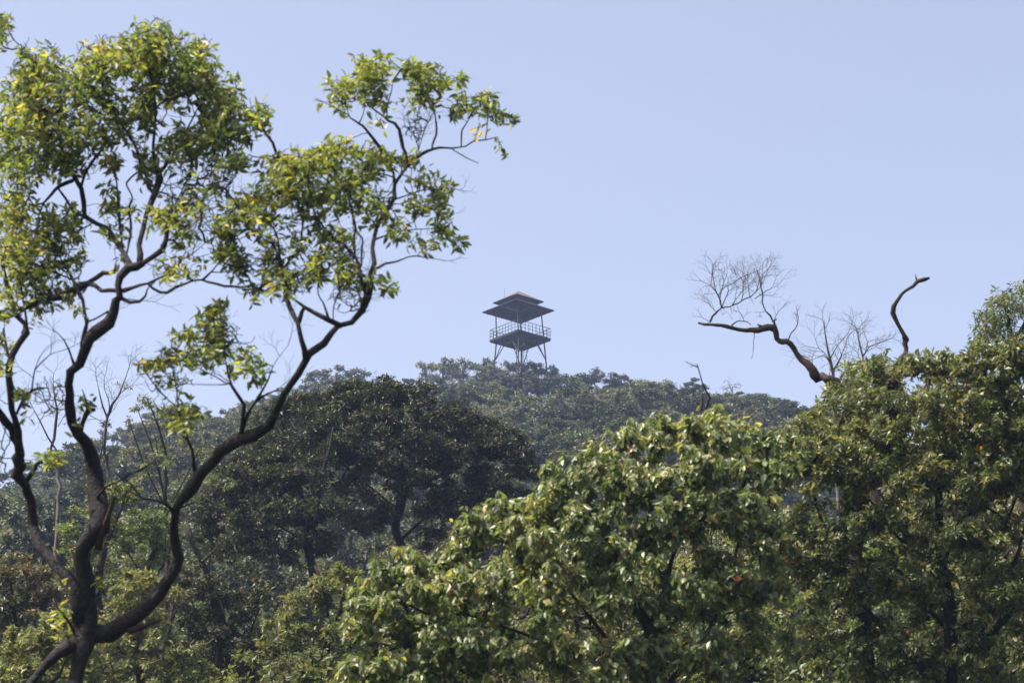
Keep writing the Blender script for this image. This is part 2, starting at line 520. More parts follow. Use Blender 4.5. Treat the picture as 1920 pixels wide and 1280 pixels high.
# ladder up to the hatch, water pipe, lamp under the deck
lx = .55; parts = []
for s in (-.2, .2): parts.append(beam((lx + s, -.1, HD - .15), (lx + s + .25, -.3, -.1), .03, 5))
for q in range(22):
    t = (q + .5) / 22; z = (HD - .15) * (1 - t) - .1 * t
    parts.append(beam((lx - .2 + .25 * t, -.1 - .2 * t, z), (lx + .2 + .25 * t, -.1 - .2 * t, z), .018, 4))
V, F = join(parts); link_mesh("ladder", V, F, STEEL, tower, smooth=False)
V, F = beam((-.42, -.3, HD - .1), (-.42, -.3, 0), .05, 10); link_mesh("downpipe", V, F, STEEL, tower)
V, F = beam((.12, .3, HD - .1), (.12, .3, 0), .07, 10); link_mesh("downpipe", V, F, STEEL, tower)
parts = [beam((.43, .30, HD - .12), (.43, .30, HD - .34), .03, 8), tube(np.array([[.43, .30, HD - .32, .05], [.43, .30, HD - .37, .14], [.43, .30, HD - .46, .17], [.43, .30, HD - .55, .12], [.43, .30, HD - .59, .02]]), 12, 0)]
V, F = join(parts); link_mesh("lamp", V, F, LAMPM, tower)
V, F = join([beam((-1.9, -.6, EZ + 1.5), (-1.9, -.6, EZ + 2.75), .015, 4)]); link_mesh("aerial", V, F, STEEL, tower)

# ================================================================== trees traced at their own distance
def spray(px, py, ang, ln, lev, dep, r, out, fork=26):
    """a fan of thin twigs in the picture plane and a little in depth; appends (A,B,ra,rb)"""
    n = 3; x, y, d = px, py, dep; a = ang; bend = rng.normal() * 7
    for k in range(n):
        a += bend + rng.normal() * 5
        if math.sin(R(a)) < .2: a += (90 - a) * .06
        nx = x + math.cos(R(a)) * ln / n; ny = y - math.sin(R(a)) * ln / n; nd = d + rng.normal() * ln / n * .45 * dep / FPX
        r2 = r * .90
        out.append((x, y, d, nx, ny, nd, r, r2)); x, y, d, r = nx, ny, nd, r2
        if lev > 0 and k < n - 1 and rng.random() < .55:
            spray(x, y, a + rng.choice([-1, 1]) * (fork + 16 * rng.random()), ln * (.45 + .3 * rng.random()), lev - 1, d, r * .62, out, fork)
    if lev > 0:
        for sgn in (-1, 1):
            spray(x, y, a + sgn * (fork * .75 + 12 * rng.random()), ln * (.62 + .25 * rng.random()), lev - 1, d, r * .74, out, fork)


def px_tree(name, label, cat, base, skel, dfun, clouds, leafmat, leafp, bark, rtip=.003, bf=.25, wig=.1,
            trunk_n=1, step=.12, group=None, sides=9, twig_sides=3, shell=3.0, zr=.8, clump=0, csize=14, twig_mat=None, dead=(), upd=.35, thin=1.0, jit=0.0, sprays=()):
    """skel: list of polylines [(px,py,r_px),...]; the first is the trunk, whose first point drops to the base.
    clouds: (cx,cy,rx,ry,n,leafy,tone[,dz])"""
    root = thing(name, base, label, cat, group)
    base = np.asarray(base, float)
    seeds = []; spath = []
    for k, pl in enumerate(skel):
        a = np.array([[p[0], p[1]] for p in pl], float)
        dd = np.array([p[3] if len(p) > 3 else dfun(p[0], p[1]) for p in pl], float)
        w_ = P(a[:, 0], a[:, 1], dd)
        r = np.array([p[2] for p in pl]) * dd / FPX * (thin if k else .5 + .5 * thin)
        q = np.column_stack([w_, r])
        if k == 0:
            f = q[0].copy(); mid = np.array([*(f[:3] * .45 + base * .55), f[3] * 1.25])
            q = np.vstack([[*(base - [0, 0, .4]), f[3] * 1.9], [*(base + [0, 0, .5]), f[3] * 1.45], mid, q])
        path = catmull(q, step * (.5 if q[:, 3].max() < .02 else 1)); path[:, 3] = np.maximum(path[:, 3], .0015)
        if jit:
            nn = len(path); wn = rng.normal(size=(nn + 6, 3)); wn = (wn[:-6] + wn[1:-5] + wn[2:-4]) / 1.7
            env = np.minimum(np.arange(nn), 4)[:, None] / 4. * np.minimum(np.arange(nn)[::-1], 4)[:, None] / 4.
            path[:, :3] += wn * env * path[:, 3:4] * jit
        V, F = tube(path, sides if q[:, 3].max() > .02 else 5, .2)
        nm = "trunk" if k < trunk_n else ("dead_branch" if k in dead else "branch")
        link_mesh(nm, V, F, (BARK_O if k in dead else bark), root, origin=base)
        use = path if k else path[int(len(path) * .5):]
        seeds.append(use[:, :3])
        spath.append(np.clip(.6 - use[:, 3] * 6, 0, .6))
    if clouds:
        att = []; leafy = []; tone = []; vd = []
        for c in clouds:
            cx, cy, rx, ry, n, lf, tn = c[:7]; dz = c[7] if len(c) > 7 else 0
            n = int(n); v = norm(rng.normal(size=(n, 3))); r = rng.random(n) ** (1 / shell)
            zm = zr * (.35 + .65 * (rx + ry) / 180 if shell < 3.5 else 1)
            cm = csize / FPX * dfun(cx, cy)
            q = clumped(v, r, n, np.array([csize / rx, csize * .55 / ry, cm / zm]), clump)
            px = cx + q[:, 0] * rx; py = cy - q[:, 1] * ry
            dep = dfun(cx, cy) + dz + q[:, 2] * zm
            att.append(P(px, py, dep)); leafy.append(rng.random(n) < lf)
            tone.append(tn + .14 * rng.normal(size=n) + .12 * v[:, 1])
            vd.append(v)
        att = np.vstack(att); leafy = np.concatenate(leafy); tone = np.concatenate(tone); vd = np.vstack(vd)
        (A, B, ra, rb), term, dirs = grow(np.vstack(seeds), att, bf, wig, rtip, np.concatenate(spath) * .5)
        if sprays:
            sp = []
            for a_ in sprays: spray(a_[0], a_[1], a_[2], a_[3], a_[4], dfun(a_[0], a_[1]), a_[5], sp)
            sp = np.array(sp)
            A = np.vstack([A, P(sp[:, 0], sp[:, 1], sp[:, 2])]); B = np.vstack([B, P(sp[:, 3], sp[:, 4], sp[:, 5])])
            k_ = sp[:, 2] / FPX; ra = np.concatenate([ra, np.maximum(sp[:, 6] * k_, .0012)]); rb = np.concatenate([rb, np.maximum(sp[:, 7] * k_, .001)])
        V, F = prisms(A, B, ra, rb, twig_sides)
        tw = link_mesh("twig_mass", V, F, twig_mat or bark, root, origin=base, smooth=True); tw["kind"] = "stuff"
        out = np.stack([vd[:, 0], -vd[:, 2] * 1.0, vd[:, 1]], -1)
        d = norm(dirs * .6 + out * .35 + np.array([0, 0, upd]))
        sel = leafy
        if leafmat is not None and sel.any():
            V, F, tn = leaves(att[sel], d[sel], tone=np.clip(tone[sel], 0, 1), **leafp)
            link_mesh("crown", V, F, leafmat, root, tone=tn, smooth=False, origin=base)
    return root


# ------------------------------------------------------------------ big crooked tree in front, left
def dA(px, py): return 26.0 + .55 * math.sin(px / 150 + 1) + .45 * math.sin(py / 130) + .25 * math.sin((px + py) / 70)
skelA = [
 [(146,1330,17),(147,1280,18),(150,1240,21),(158,1200,27),(160,1165,27),(160,1130,22),(165,1080,18),(170,1030,18),(177,980,19),(172,930,17),(168,890,16),
  (160,850,16),(147,825,15),(134,808,13),(125,787,11),(124,763,10.5),(130,731,10),(135,712,10),(139,690,11),(146,678,11),(157,656,10.5),(163,637,11),(181,620,11.5),(197,601,11.5),(206,583,10),(218,569,9),(227,557,7.5),(228,540,7),(231,519,8),(245,503,9),(257,498,10),(268,493,9)],
 [(150,1205,15),(122,1215,14),(85,1250,12),(55,1285,12),(15,1335,12)],
 [(158,1160,24),(140,1112,17),(120,1085,15),(100,1060,14),(80,1020,13),(60,980,12),(48,940,12),(42,900,13),(38,865,13),(36,835,10),(29,800,8.5),(24,765,8),(24,730,8.5),(18,710,8),(20,688,8),(25,668,8.5),(34,650,9.5),(44,630,11),(38,610,7.5),(26,590,6),(16,562,5.5),(11,530,5),(6,500,4),(0,460,3)],
 [(40,850,10),(30,830,9),(15,805,9.5),(-2,775,9.5),(-25,735,8)],
 [(45,625,8),(50,608,4),(47,585,3.5),(42,555,3),(38,530,2.5),(25,505,1.8)],
 [(31,775,4),(45,745,4),(60,731,3.2),(75,727,2.8),(91,727,1.6)],
 [(60,730,2.2),(62,708,2),(65,692,1.6),(80,678,1.4),(95,664,1.1),(120,656,.8)],
 [(46,905,7),(60,885,6.5),(70,868,5),(92,858,4),(112,847,2)],
 [(20,690,4),(15,665,3),(10,640,2.5),(6,615,1.5)],
 [(262,496,7),(264,477,6),(262,459,5.5),(272,430,6),(279,406,6.5),(288,380,8),(290,360,8.5),(295,340,9),(296,326,8),(289,305,5),(287,275,4.5),(290,237,4.2),(291,200,4),(287,170,3.5),(285,143,3),(283,95,1.5)],
 [(296,326,6),(309,314,4.5),(324,290,3.5),(337,271,3),(352,240,2.3),(372,200,1.6)],
 [(288,362,5),(279,348,4.5),(272,327,4.2),(262,312,4.2),(257,281,3.5),(246,264,3.2),(229,237,3),(216,211,2.5),(203,178,1.6)],
 [(268,494,7),(287,480,7.5),(304,468,7.5),(313,451,6),(315,427,4.5),(319,404,3.5),(330,380,2.3),(346,348,1.5)],
 [(247,503,8),(240,487,6.5),(226,467,6),(212,451,5.5),(201,432,6),(181,417,6),(158,404,5.5),(159,380,5.5),(155,356,5.5),(139,331,5),(120,309,5),(103,284,4),(90,252,3.3),(81,228,2.8),(73,205,2.2),(58,165,1.4)],
 [(158,404,4.5),(148,403,4.2),(136,395,3.5),(122,372,3),(108,352,2)],
 [(137,338,4.5),(112,348,4.5),(94,364,4.5),(81,378,3.5),(64,384,2.5),(40,380,1.5)],
 [(152,350,4),(159,327,3.5),(174,303,3.5),(189,282,3.3),(206,256,2.8),(222,228,1.6)],
 [(230,470,3.5),(226,430,3.5),(223,389,3.6),(219,350,3),(217,335,2.3),(207,312,1.4)],
 [(236,480,3),(243,440,3.2),(243,397,3.3),(244,369,2.8),(237,344,2.4),(255,325,2),(268,318,1.2)],
 [(227,545,5.5),(206,544,5.5),(189,546,5.5),(176,538,5.5),(163,536,6),(147,539,8),(131,546,9),(112,554,9),(94,564,8.5),(71,569,7.5),(49,576,7.5),(24,588,7.5),(0,597,7),(-35,612,6)],
 [(148,540,6),(165,530,5.5),(180,521,5.5),(193,513,5.5),(206,513,4.5),(215,506,3.5),(217,494,2)],
 [(156,650,8),(158,628,6),(164,605,4.5),(161,586,3.8),(156,562,3.5),(146,548,4),(137,526,4),(127,507,3.2),(118,491,2.6),(110,477,1.5)],
 [(165,603,3),(180,597,2.6),(192,590,2.2),(203,583,2.5)],
 [(231,545,6),(249,539,4.5),(262,534,4.5),(277,532,4.2),(291,525,3.6),(304,519,3),(319,511,2.2),(334,500,1.8),(341,487,1.6),(360,477,1.2),(385,455,.8)],
 [(277,532,3.8),(287,541,4),(300,549,4),(313,549,4),(328,539,4),(347,532,3.6),(362,527,3.4),(379,526,3.2),(407,532,2.8),(435,537,2.6),(454,539,2.4),(472,537,1.8),(492,533,1)],
 [(379,526,3),(397,507,2.4),(416,481,1.8),(433,458,1.5),(440,430,1)],
 [(395,510,1.8),(416,511,1.6),(435,507,1.3),(455,500,.8)],
 [(229,560,5),(244,566,4.5),(262,566,4.5),(273,557,3.5),(277,543,2.4),(285,530,1.2)],
 [(138,682,4.5),(133,668,3.2),(129,656,2.6),(120,637,1.8),(108,624,1),(92,616,.7)],
 [(148,822,7),(155,793,5.5),(162,775,6),(170,767,6.5),(179,768,3.5)],
 [(163,774,3.5),(162,755,2.4),(158,740,1.6),(154,730,.8)],
 [(184,1030,8),(190,1000,6.5),(202,972,6),(209,950,5.5),(214,930,4)],
 [(182,932,4),(200,911,3),(230,898,2.4),(262,881,2),(288,868,1.2)],
 [(155,1195,20),(200,1176,20),(235,1156,17.5),(265,1137,16.5),(295,1110,16.5),(320,1085,15),(332,1060,13),(333,1020,12),(326,985,12),(329,955,13.5),(345,925,15),(366,898,15),(390,874,13.5),(420,850,13.5),(452,826,14),(480,807,12.5),(505,783,10.5),(520,758,9.5),(535,730,9.5),(560,702,9.5),(573,680,9.5),(585,664,9.5),(615,645,8.5),(628,625,8),(638,611,7.5),(660,596,8.2),(679,575,9),(691,552,9.5),(696,530,8),(697,511,6),(699,492,5.5),(697,464,5.2),(699,446,5),(707,427,5),(716,408,5),(730,390,5),(738,373,5),(740,345,5),(752,327,4.6),(766,308,4.8)],
 [(574,678,8),(571,656,8),(564,635,6.5),(559,608,6),(542,578,5.2),(534,554,5.2),(533,527,5),(532,515,5),(534,500,5)],
 [(532,506,4.5),(525,489,3.8),(521,459,3.2),(517,436,2.6),(506,417,2),(490,397,1.4)],
 [(521,455,2.5),(502,455,2.2),(480,431,1.7),(465,417,1.2),(450,400,.8)],
 [(534,502,4.5),(544,487,3.8),(557,473,3.2),(565,463,3),(566,436,3.4),(566,408,3.4),(560,386,2.7),(555,345,2),(549,308,1.2)],
 [(560,605,5),(566,584,4.5),(572,574,3.8)],
 [(640,611,6),(630,607,5.8),(615,599,5.2),(594,588,5),(574,575,4.6),(557,564,2.6),(542,552,1.4),(520,540,.8)],
 [(616,598,3.5),(613,586,3.2),(606,567,2.6),(596,549,2.2),(598,526,1.8),(602,502,1.4),(600,470,1)],
 [(625,603,2.2),(624,586,1.8),(628,564,1.6),(641,536,1.2),(650,520,.8)],
 [(690,556,6),(683,540,5.6),(679,520,5.2),(677,496,4.8),(668,482,4.8),(657,472,5.5),(641,459,4),(622,446,3.2),(607,429,2.7),(590,402,2.1),(578,360,1.4)],
 [(677,498,3),(678,464,2.8),(677,446,2.8),(671,432,2.8),(664,408,2.7),(660,386,2.3),(650,350,1.7),(640,308,1.1)],
 [(665,478,3.5),(664,455,3.4),(664,430,3.2),(662,410,2.6)],
 [(699,505,3.5),(709,502,2.8),(722,494,2.6),(739,491,2.2),(773,480,1.7),(807,484,1.3),(836,489,.8)],
 [(700,450,2.6),(720,443,2),(745,434,1.7),(780,430,1.3),(815,428,1)],
 [(738,375,2.6),(765,366,2),(800,356,1.5),(840,358,1)],
 [(740,342,4.4),(733,317,3.8),(726,300,3.8),(715,279,4.2),(701,260,4.2),(684,244,3.3),(673,232,2.4),(656,216,1.8),(651,200,1.4),(633,185,1.2),(629,165,.8)],
 [(656,217,1.3),(630,204,1.1),(610,193,.9),(592,185,.7)],
 [(673,232,1.8),(680,218,1.5),(684,200,1.2),(690,180,.8)],
 [(766,310,4.6),(761,285,4.2),(751,260,4.2),(751,241,3.8),(743,232,3.6),(726,225,3.2),(710,214,2.4),(687,197,1.7),(663,185,1.3),(640,178,.8)],
 [(726,225,2),(726,202,1.8),(733,174,1.4),(738,150,.8)],
 [(764,311,4.4),(785,296,4),(811,282,3.6),(812,272,2.8),(820,253,2.7),(819,230,2.3),(813,202,1.8),(804,181,1.5),(792,165,1)],
 [(811,280,3),(825,277,2.8),(848,280,2.7),(872,275,2.4),(888,265,2.1),(909,263,1.8),(933,257,1)],
 [(865,274,2),(867,244,1.8),(876,230,1.5),(888,209,1.1),(900,192,.8)],
 [(910,263,1.5),(912,248,1.6),(914,221,1.3),(913,197,.9)],
 [(848,280,1.5),(874,296,1.2),(897,306,.9)],
 [(785,296,1.5),(784,276,1.4),(771,239,1),(763,215,.6)],
 [(785,280,1.2),(794,250,1.1),(803,230,.7)],
 [(450,822,6),(453,802,5.2),(454,778,4.4),(455,757,4.2),(448,743,3.8),(434,722,3.2),(427,699,2.4),(420,660,1.7),(410,620,1.1),(404,592,.8)],
 [(434,722,2),(402,706,1.7),(376,692,1.2),(350,680,.8)],
 [(425,720,1.6),(398,721,1.3),(350,719,.8)],
 [(456,805,4.5),(463,785,3.8),(472,765,3.2),(486,743,2.8),(502,710,1.8),(512,687,1.3),(524,668,.9),(540,648,.6)],
 [(476,757,2.5),(490,744,2.4),(512,734,2.2),(524,730,2)],
 [(366,898,5),(366,860,4.4),(356,832,4),(345,804,3.4),(338,771,3.6),(333,745,2.4),(329,722,1.8),(322,687,1.4),(316,665,.8)],
 [(338,768,3),(325,756,2.4),(310,745,2.1),(294,727,1.6),(280,708,1.3),(264,690,.8)],
 [(355,832,2.4),(342,816,2),(326,803,1.5),(310,790,.9)],
 [(330,968,6),(322,955,5),(312,944,4.2),(296,939,3.8),(265,934,3.2),(248,907,2.6),(228,894,2.2),(203,872,1.5)],
 [(228,1172,9),(245,1180,7.5),(262,1176,7),(280,1169,5.5),(304,1161,3)],
 [(140,1190,4),(125,1160,3),(108,1138,2.2),(100,1120,1.2)],
]
cloudA = [
 (70,110,48,42,70,.95,.45),(60,170,70,60,150,.95,.45),(150,150,70,50,120,.95,.40),(205,105,70,45,120,.95,.60),(285,75,62,42,120,.95,.45),(270,110,50,30,50,.95,.66),
 (362,120,52,60,130,.95,.38),(320,160,80,60,130,.95,.30),(410,170,50,45,60,.95,.38),(430,225,60,55,110,.93,.36),(489,215,24,33,30,.95,.35),(385,255,60,50,110,.93,.30),
 (60,240,80,60,150,.93,.42),(150,235,80,60,140,.93,.38),(240,210,70,60,120,.93,.33),(35,320,60,55,100,.93,.40),(120,300,60,40,80,.85,.36),(430,295,45,25,40,.9,.30),(335,280,60,40,60,.9,.28),
 (205,300,34,24,28,.85,.55),(200,345,30,16,8,.8,.5),(20,400,50,45,70,.95,.62),(45,455,55,45,80,.95,.66),(115,420,60,45,80,.9,.38),(90,490,60,30,36,.6,.45),
 (205,385,26,10,14,.95,.72),(248,392,18,12,9,.95,.70),(210,430,30,30,16,.8,.35),(310,405,45,30,40,.9,.55),(340,440,30,20,16,.85,.50),(270,300,30,50,30,.8,.3),
 (5,50,20,40,26,.95,.36),(150,480,40,25,16,.8,.35),(222,492,10,10,4,1,.7),(128,548,30,16,14,.9,.45),(75,590,10,8,4,1,.7),(140,578,10,12,4,1,.4),(-20,570,40,40,16,.9,.5),
 (60,520,30,40,20,.35,.5),(80,540,70,50,40,.1,.4),(110,470,60,60,40,.1,.4),
 (400,345,50,40,40,.05,.4),(360,400,60,50,50,.08,.5),(330,500,60,30,24,.15,.6),(350,360,60,40,35,.05,.4),
 (545,300,52,26,62,.95,.62),(600,310,50,36,60,.95,.48),(520,345,70,42,90,.95,.48),(455,390,50,30,56,.95,.52),(420,420,36,26,30,.9,.5),(595,365,70,45,90,.92,.42),
 (640,275,48,22,44,.95,.52),(690,300,40,36,46,.92,.45),(728,290,24,16,18,.9,.5),(660,350,60,50,70,.85,.4),(500,410,60,40,50,.8,.42),(560,450,40,40,22,.6,.45),(600,430,40,35,22,.7,.36),
 (640,440,35,30,22,.75,.36),(700,380,40,40,36,.8,.4),(760,300,30,18,16,.85,.45),(790,330,30,18,14,.85,.45),(790,380,36,30,26,.85,.4),(830,355,26,20,22,.95,.34),(825,385,20,24,14,.95,.34),
 (835,425,22,28,18,.95,.4),(862,455,16,12,8,.95,.4),(805,455,28,12,8,.8,.5),(740,430,30,30,18,.8,.36),(770,450,30,20,8,.7,.4),(725,535,28,10,10,.9,.36),(700,520,20,16,8,.9,.36),
 (585,505,12,26,9,1,.45),(560,520,60,30,30,.2,.4),(645,510,20,20,8,.8,.5),(652,500,40,60,30,.15,.4),(610,480,50,50,30,.2,.4),(510,470,40,40,30,.15,.5),(505,515,30,20,10,.3,.85),(515,545,12,6,3,1,.85),
 (425,465,40,35,40,.25,.4),(450,500,40,30,30,.1,.4),(480,545,40,14,22,.05,.4),(660,560,50,30,20,.05,.4),
 (684,125,36,26,34,.95,.5),(722,118,22,26,20,.9,.4),(655,160,40,24,24,.9,.5),(700,165,36,28,26,.9,.42),(712,190,18,12,6,1,.25),(612,149,14,5,5,1,.45),(590,186,10,4,2,1,.45),(640,190,30,30,18,.1,.4),
 (770,125,22,16,18,.95,.36),(800,135,36,24,36,.95,.36),(795,160,36,14,18,.9,.3),(835,150,22,18,14,.9,.45),(868,141,14,8,8,1,.4),(756,192,8,3,2,1,.5),(800,190,36,20,24,.06,.4),(865,172,14,10,5,1,.4),
 (870,195,22,16,9,.95,.38),(907,180,22,10,14,1,.38),(900,205,30,14,14,.95,.36),(938,212,16,14,10,1,.33),(958,222,12,8,4,1,.2),(899,236,12,8,4,1,.75),(940,275,4,8,3,1,.4),(850,215,14,20,8,.1,.4),(775,235,24,30,20,.02,.4),
 (715,228,12,6,4,1,.6),
 (412,573,40,9,16,1,.42),(385,588,24,7,8,1,.6),(400,605,30,10,12,.95,.36),(350,625,40,10,20,1,.5),(395,625,30,10,14,.95,.36),(325,658,40,10,12,1,.5),(280,680,20,9,12,1,.66),(300,672,24,9,9,1,.6),
 (352,668,28,14,12,.95,.42),(460,660,20,20,10,.95,.34),(485,680,16,10,8,.95,.34),(440,695,22,18,10,.9,.6),(480,705,20,14,8,.9,.4),(398,650,40,40,26,.3,.4),(440,640,40,40,14,.05,.4),(320,715,50,30,22,.04,.4),
 (345,760,30,14,12,.95,.4),(370,775,24,14,9,.95,.36),(330,790,20,14,7,.9,.6),(300,760,18,12,5,.9,.7),(355,815,14,8,4,.9,.55),
 (92,850,30,9,12,1,.40),(108,862,20,8,7,1,.5),(78,862,20,6,4,1,.4),(145,795,10,14,4,1,.4),(163,755,16,8,5,1,.4),(55,780,6,8,2,1,.4),(5,685,10,10,4,1,.7),(40,735,16,14,6,.3,.2),
 (115,1142,18,10,5,1,.60),(108,1175,12,8,3,1,.66),(115,1085,14,10,4,1,.45),(185,1085,10,8,3,1,.5),(-10,650,20,60,20,.1,.4),(90,740,40,50,24,.0,.4),(-10,860,30,60,14,.0,.4),
]
cloudA = [(c[0], c[1], c[2], c[3], c[4] * (.92 if c[5] > .5 else 4.0), *c[5:]) for c in cloudA]
cloudA += [(c[0], c[1], c[2] * 1.12, c[3] * 1.1, c[4] * .7, .0, .4) for c in cloudA if c[5] > .5 and c[4] > 10]
cloudA += [(25, 500, 40, 50, 30, .9, .55), (12, 560, 26, 40, 16, .9, .5), (8, 640, 14, 30, 7, .8, .4), (15, 250, 40, 60, 40, .9, .5)]
bA = P(146, 1330, dA(146, 1330)); bA = np.array([bA[0] - .15, bA[1] + .1, 0]); bA[2] = ground(bA[0], bA[1])
treeA = px_tree("crooked_tree", "tall crooked tree with bare dark limbs and yellow-green tufts, nearest at the left", "tree", bA, skelA, dA, cloudA,
        LM['bright'], dict(nl=5, L=.090, wr=.36, spread=(35, 100), droop=.28, bend=.25, along=1.6, tspread=.17, upbias=.45), BARK,
        thin=.78, jit=.55, rtip=.0031,
        sprays=[(492,533,20,40,3,1.1),(440,430,70,40,3,1.0),(455,500,30,36,3,1.0),(385,455,40,44,3,1.0),(360,477,60,40,3,1.1),(341,487,80,36,3,1.1),(600,470,95,34,2,1),(650,520,60,36,3,1.1),(660,577,50,40,3,1.1),(641,536,70,34,3,1.1),
                (520,540,150,30,2,.9),(557,564,160,30,2,1),(628,564,120,30,2,1),(472,537,-10,40,3,1.1),(435,507,10,40,3,1),(416,481,60,40,3,1.1),(771,239,110,18,2,.7),(794,250,70,20,3,.8),(785,276,95,24,3,.9),(803,230,60,16,2,.7),(888,209,110,16,2,.7),
                (876,230,130,22,3,.8),(540,648,60,40,2,.8),(524,668,110,24,2,.7),(512,734,20,36,2,.8),(350,680,150,24,2,.8),(350,719,170,36,2,.8),(264,690,120,22,2,.8),(120,656,20,30,3,.8),(95,664,80,30,2,.8),(65,692,70,36,3,1),(62,708,140,34,3,.9),
                (30,700,150,40,3,1),(20,760,170,40,3,1),(10,640,100,40,2,1),(110,477,120,36,3,1.1),(127,507,150,40,3,1.1),(90,500,80,40,3,1.1),(40,545,60,46,3,1.2),(60,570,70,46,3,1.2),(192,590,20,30,2,.9),(240,560,-20,50,2,.9),(836,489,-5,26,1,.7),
                (815,428,30,28,2,.8),(840,358,20,24,2,.8),(40,900,160,40,3,1.2),(48,940,150,40,2,1.1),(30,830,150,44,3,1.2),(92,616,140,14,1,.6),(108,624,160,30,1,.6),(329,722,100,34,3,1),(345,804,130,40,3,1),(434,722,120,36,3,1.1),(420,660,80,34,3,1),(302,360,50,44,3,1.2),(310,420,40,50,3,1.2),(300,460,30,56,3,1.3),(288,868,15,30,2,.9)], bf=.22, wig=.085, step=.11, sides=12, shell=2.2, zr=1.0, dead=(31, 69), twig_mat=BARK)
# EOF-PART2

def stem_base(px, py, d, dx=0.0, dy=0.0):
    b = P(px, py, d); b = np.array([b[0] + dx, b[1] + dy, 0]); b[2] = ground(b[0], b[1]); return b

# ------------------------------------------------------------------ broad-leaved tree, right of centre
dB = lambda px, py: 31.0 + .0012 * (px - 1000) + (py - 900) * -.0016
cloudB = []
def blob(lst, cx, cy, rx, ry, dens, leafy=1.0, tone=.4, dz=0.0):
    lst.append((cx, cy, rx, ry, max(3, dens * rx * ry / 100.), leafy, tone, dz))
for c in [(1325,800,52,36,1.5,.55,0),(1260,815,60,36,1.4,.52,.2),(1195,825,50,32,1.4,.50,0),(1400,820,50,34,1.2,.45,.3),(1120,865,50,34,1.4,.50,-.2),(1060,895,55,36,1.4,.46,0),
          (1000,935,50,36,1.4,.50,.1),(930,965,48,32,1.4,.48,0),(885,990,40,26,1.4,.45,0),(1150,900,90,60,1.1,.45,-.3),(1250,880,90,60,1.1,.48,-.4),(1350,880,90,60,1.0,.42,-.2),
          (1450,860,60,50,1.0,.40,0),(1030,990,100,60,1.1,.50,-.4),(1150,1000,100,60,1.0,.42,-.5),(1270,980,100,60,.9,.38,-.5),(1380,980,90,70,.9,.34,-.4),
          (780,1050,48,32,1.4,.44,0),(715,1085,46,34,1.4,.42,0),(850,1040,50,36,1.3,.42,.1),(680,1150,50,50,1.3,.44,0),(770,1120,80,50,1.2,.42,-.3),(880,1100,90,60,1.1,.48,-.4),(990,1090,90,60,1.0,.50,-.5),
          (1100,1110,90,60,.9,.42,-.5),(1210,1100,90,60,.7,.36,-.5),(1320,1100,90,60,.7,.34,-.4),(690,1240,60,50,1.2,.48,-.2),(790,1220,80,60,1.1,.45,-.4),(900,1220,80,60,.9,.40,-.5),
          (1010,1210,80,60,.9,.42,-.6),(1120,1230,80,60,.8,.46,-.6),(1230,1220,80,60,.7,.40,-.5),(1340,1220,80,60,.7,.36,-.4),(1440,1000,60,80,.7,.32,0),(1440,1140,70,90,.6,.34,.1),
          (660,1310,70,40,1.1,.46,-.2),(820,1310,90,40,1.0,.42,-.4),(1000,1320,100,40,.9,.4,-.5),(1200,1320,100,40,.7,.38,-.4),(1380,1310,90,40,.6,.36,-.2),
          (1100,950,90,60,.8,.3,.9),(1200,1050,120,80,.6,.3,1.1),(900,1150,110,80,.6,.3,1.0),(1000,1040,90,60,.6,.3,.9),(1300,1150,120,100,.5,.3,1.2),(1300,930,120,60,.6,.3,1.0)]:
    blob(cloudB, c[0], c[1], c[2], c[3], c[4] * 2.9, .97, c[5], c[6])
skelB = [
 [(1236,1330,15),(1231,1280,15),(1222,1230,14),(1211,1186,12),(1185,1130,10),(1154,1085,8),(1140,1040,6),(1135,980,5),(1140,920,4),(1150,870,3)],
 [(1211,1190,9),(1240,1120,7),(1260,1050,6),(1280,980,5),(1290,910,4),(1300,850,3)],
 [(1228,1270,9),(1180,1240,8),(1140,1200,7),(1100,1150,6),(1060,1100,5),(1010,1060,4),(985,1040,3),(960,1000,2)],
 [(1140,1200,5),(1090,1215,5),(1010,1200,5),(940,1170,4),(870,1150,4),(800,1150,3),(740,1120,2)],
 [(1185,1130,6),(1120,1060,5),(1070,1000,4),(1040,950,3),(1000,930,2)],
 [(1236,1300,8),(1300,1220,7),(1350,1140,6),(1380,1050,5),(1390,950,4),(1400,860,3)],
 [(1230,1310,9),(1100,1300,8),(950,1290,6),(850,1250,5),(760,1220,4),(700,1200,2.5)],
 [(1154,1085,5),(1200,1010,4),(1220,940,3.5),(1240,870,3)],
]
cloudB += [(c[0], c[1] - 4, c[2] * 1.16, c[3] * 1.18, max(3, c[4] * .10), .9, c[6], c[7]) for c in cloudB if c[7] >= -.35]
bB = stem_base(1236, 1330, 31.0)
px_tree("broadleaf_tree", "full tree with large drooping pale-edged leaves, filling the lower middle right", "tree", bB, skelB, dB, cloudB,
        LM['broad'], dict(nl=8, L=.099, wr=.50, spread=(35, 100), droop=1.05, bend=.25, along=1.7, tspread=.21, upbias=.5), BARK_M,
        rtip=.0025, bf=.2, wig=.1, step=.2, shell=2.6, zr=.7, upd=.15, clump=9, csize=27, thin=.7, jit=.4)

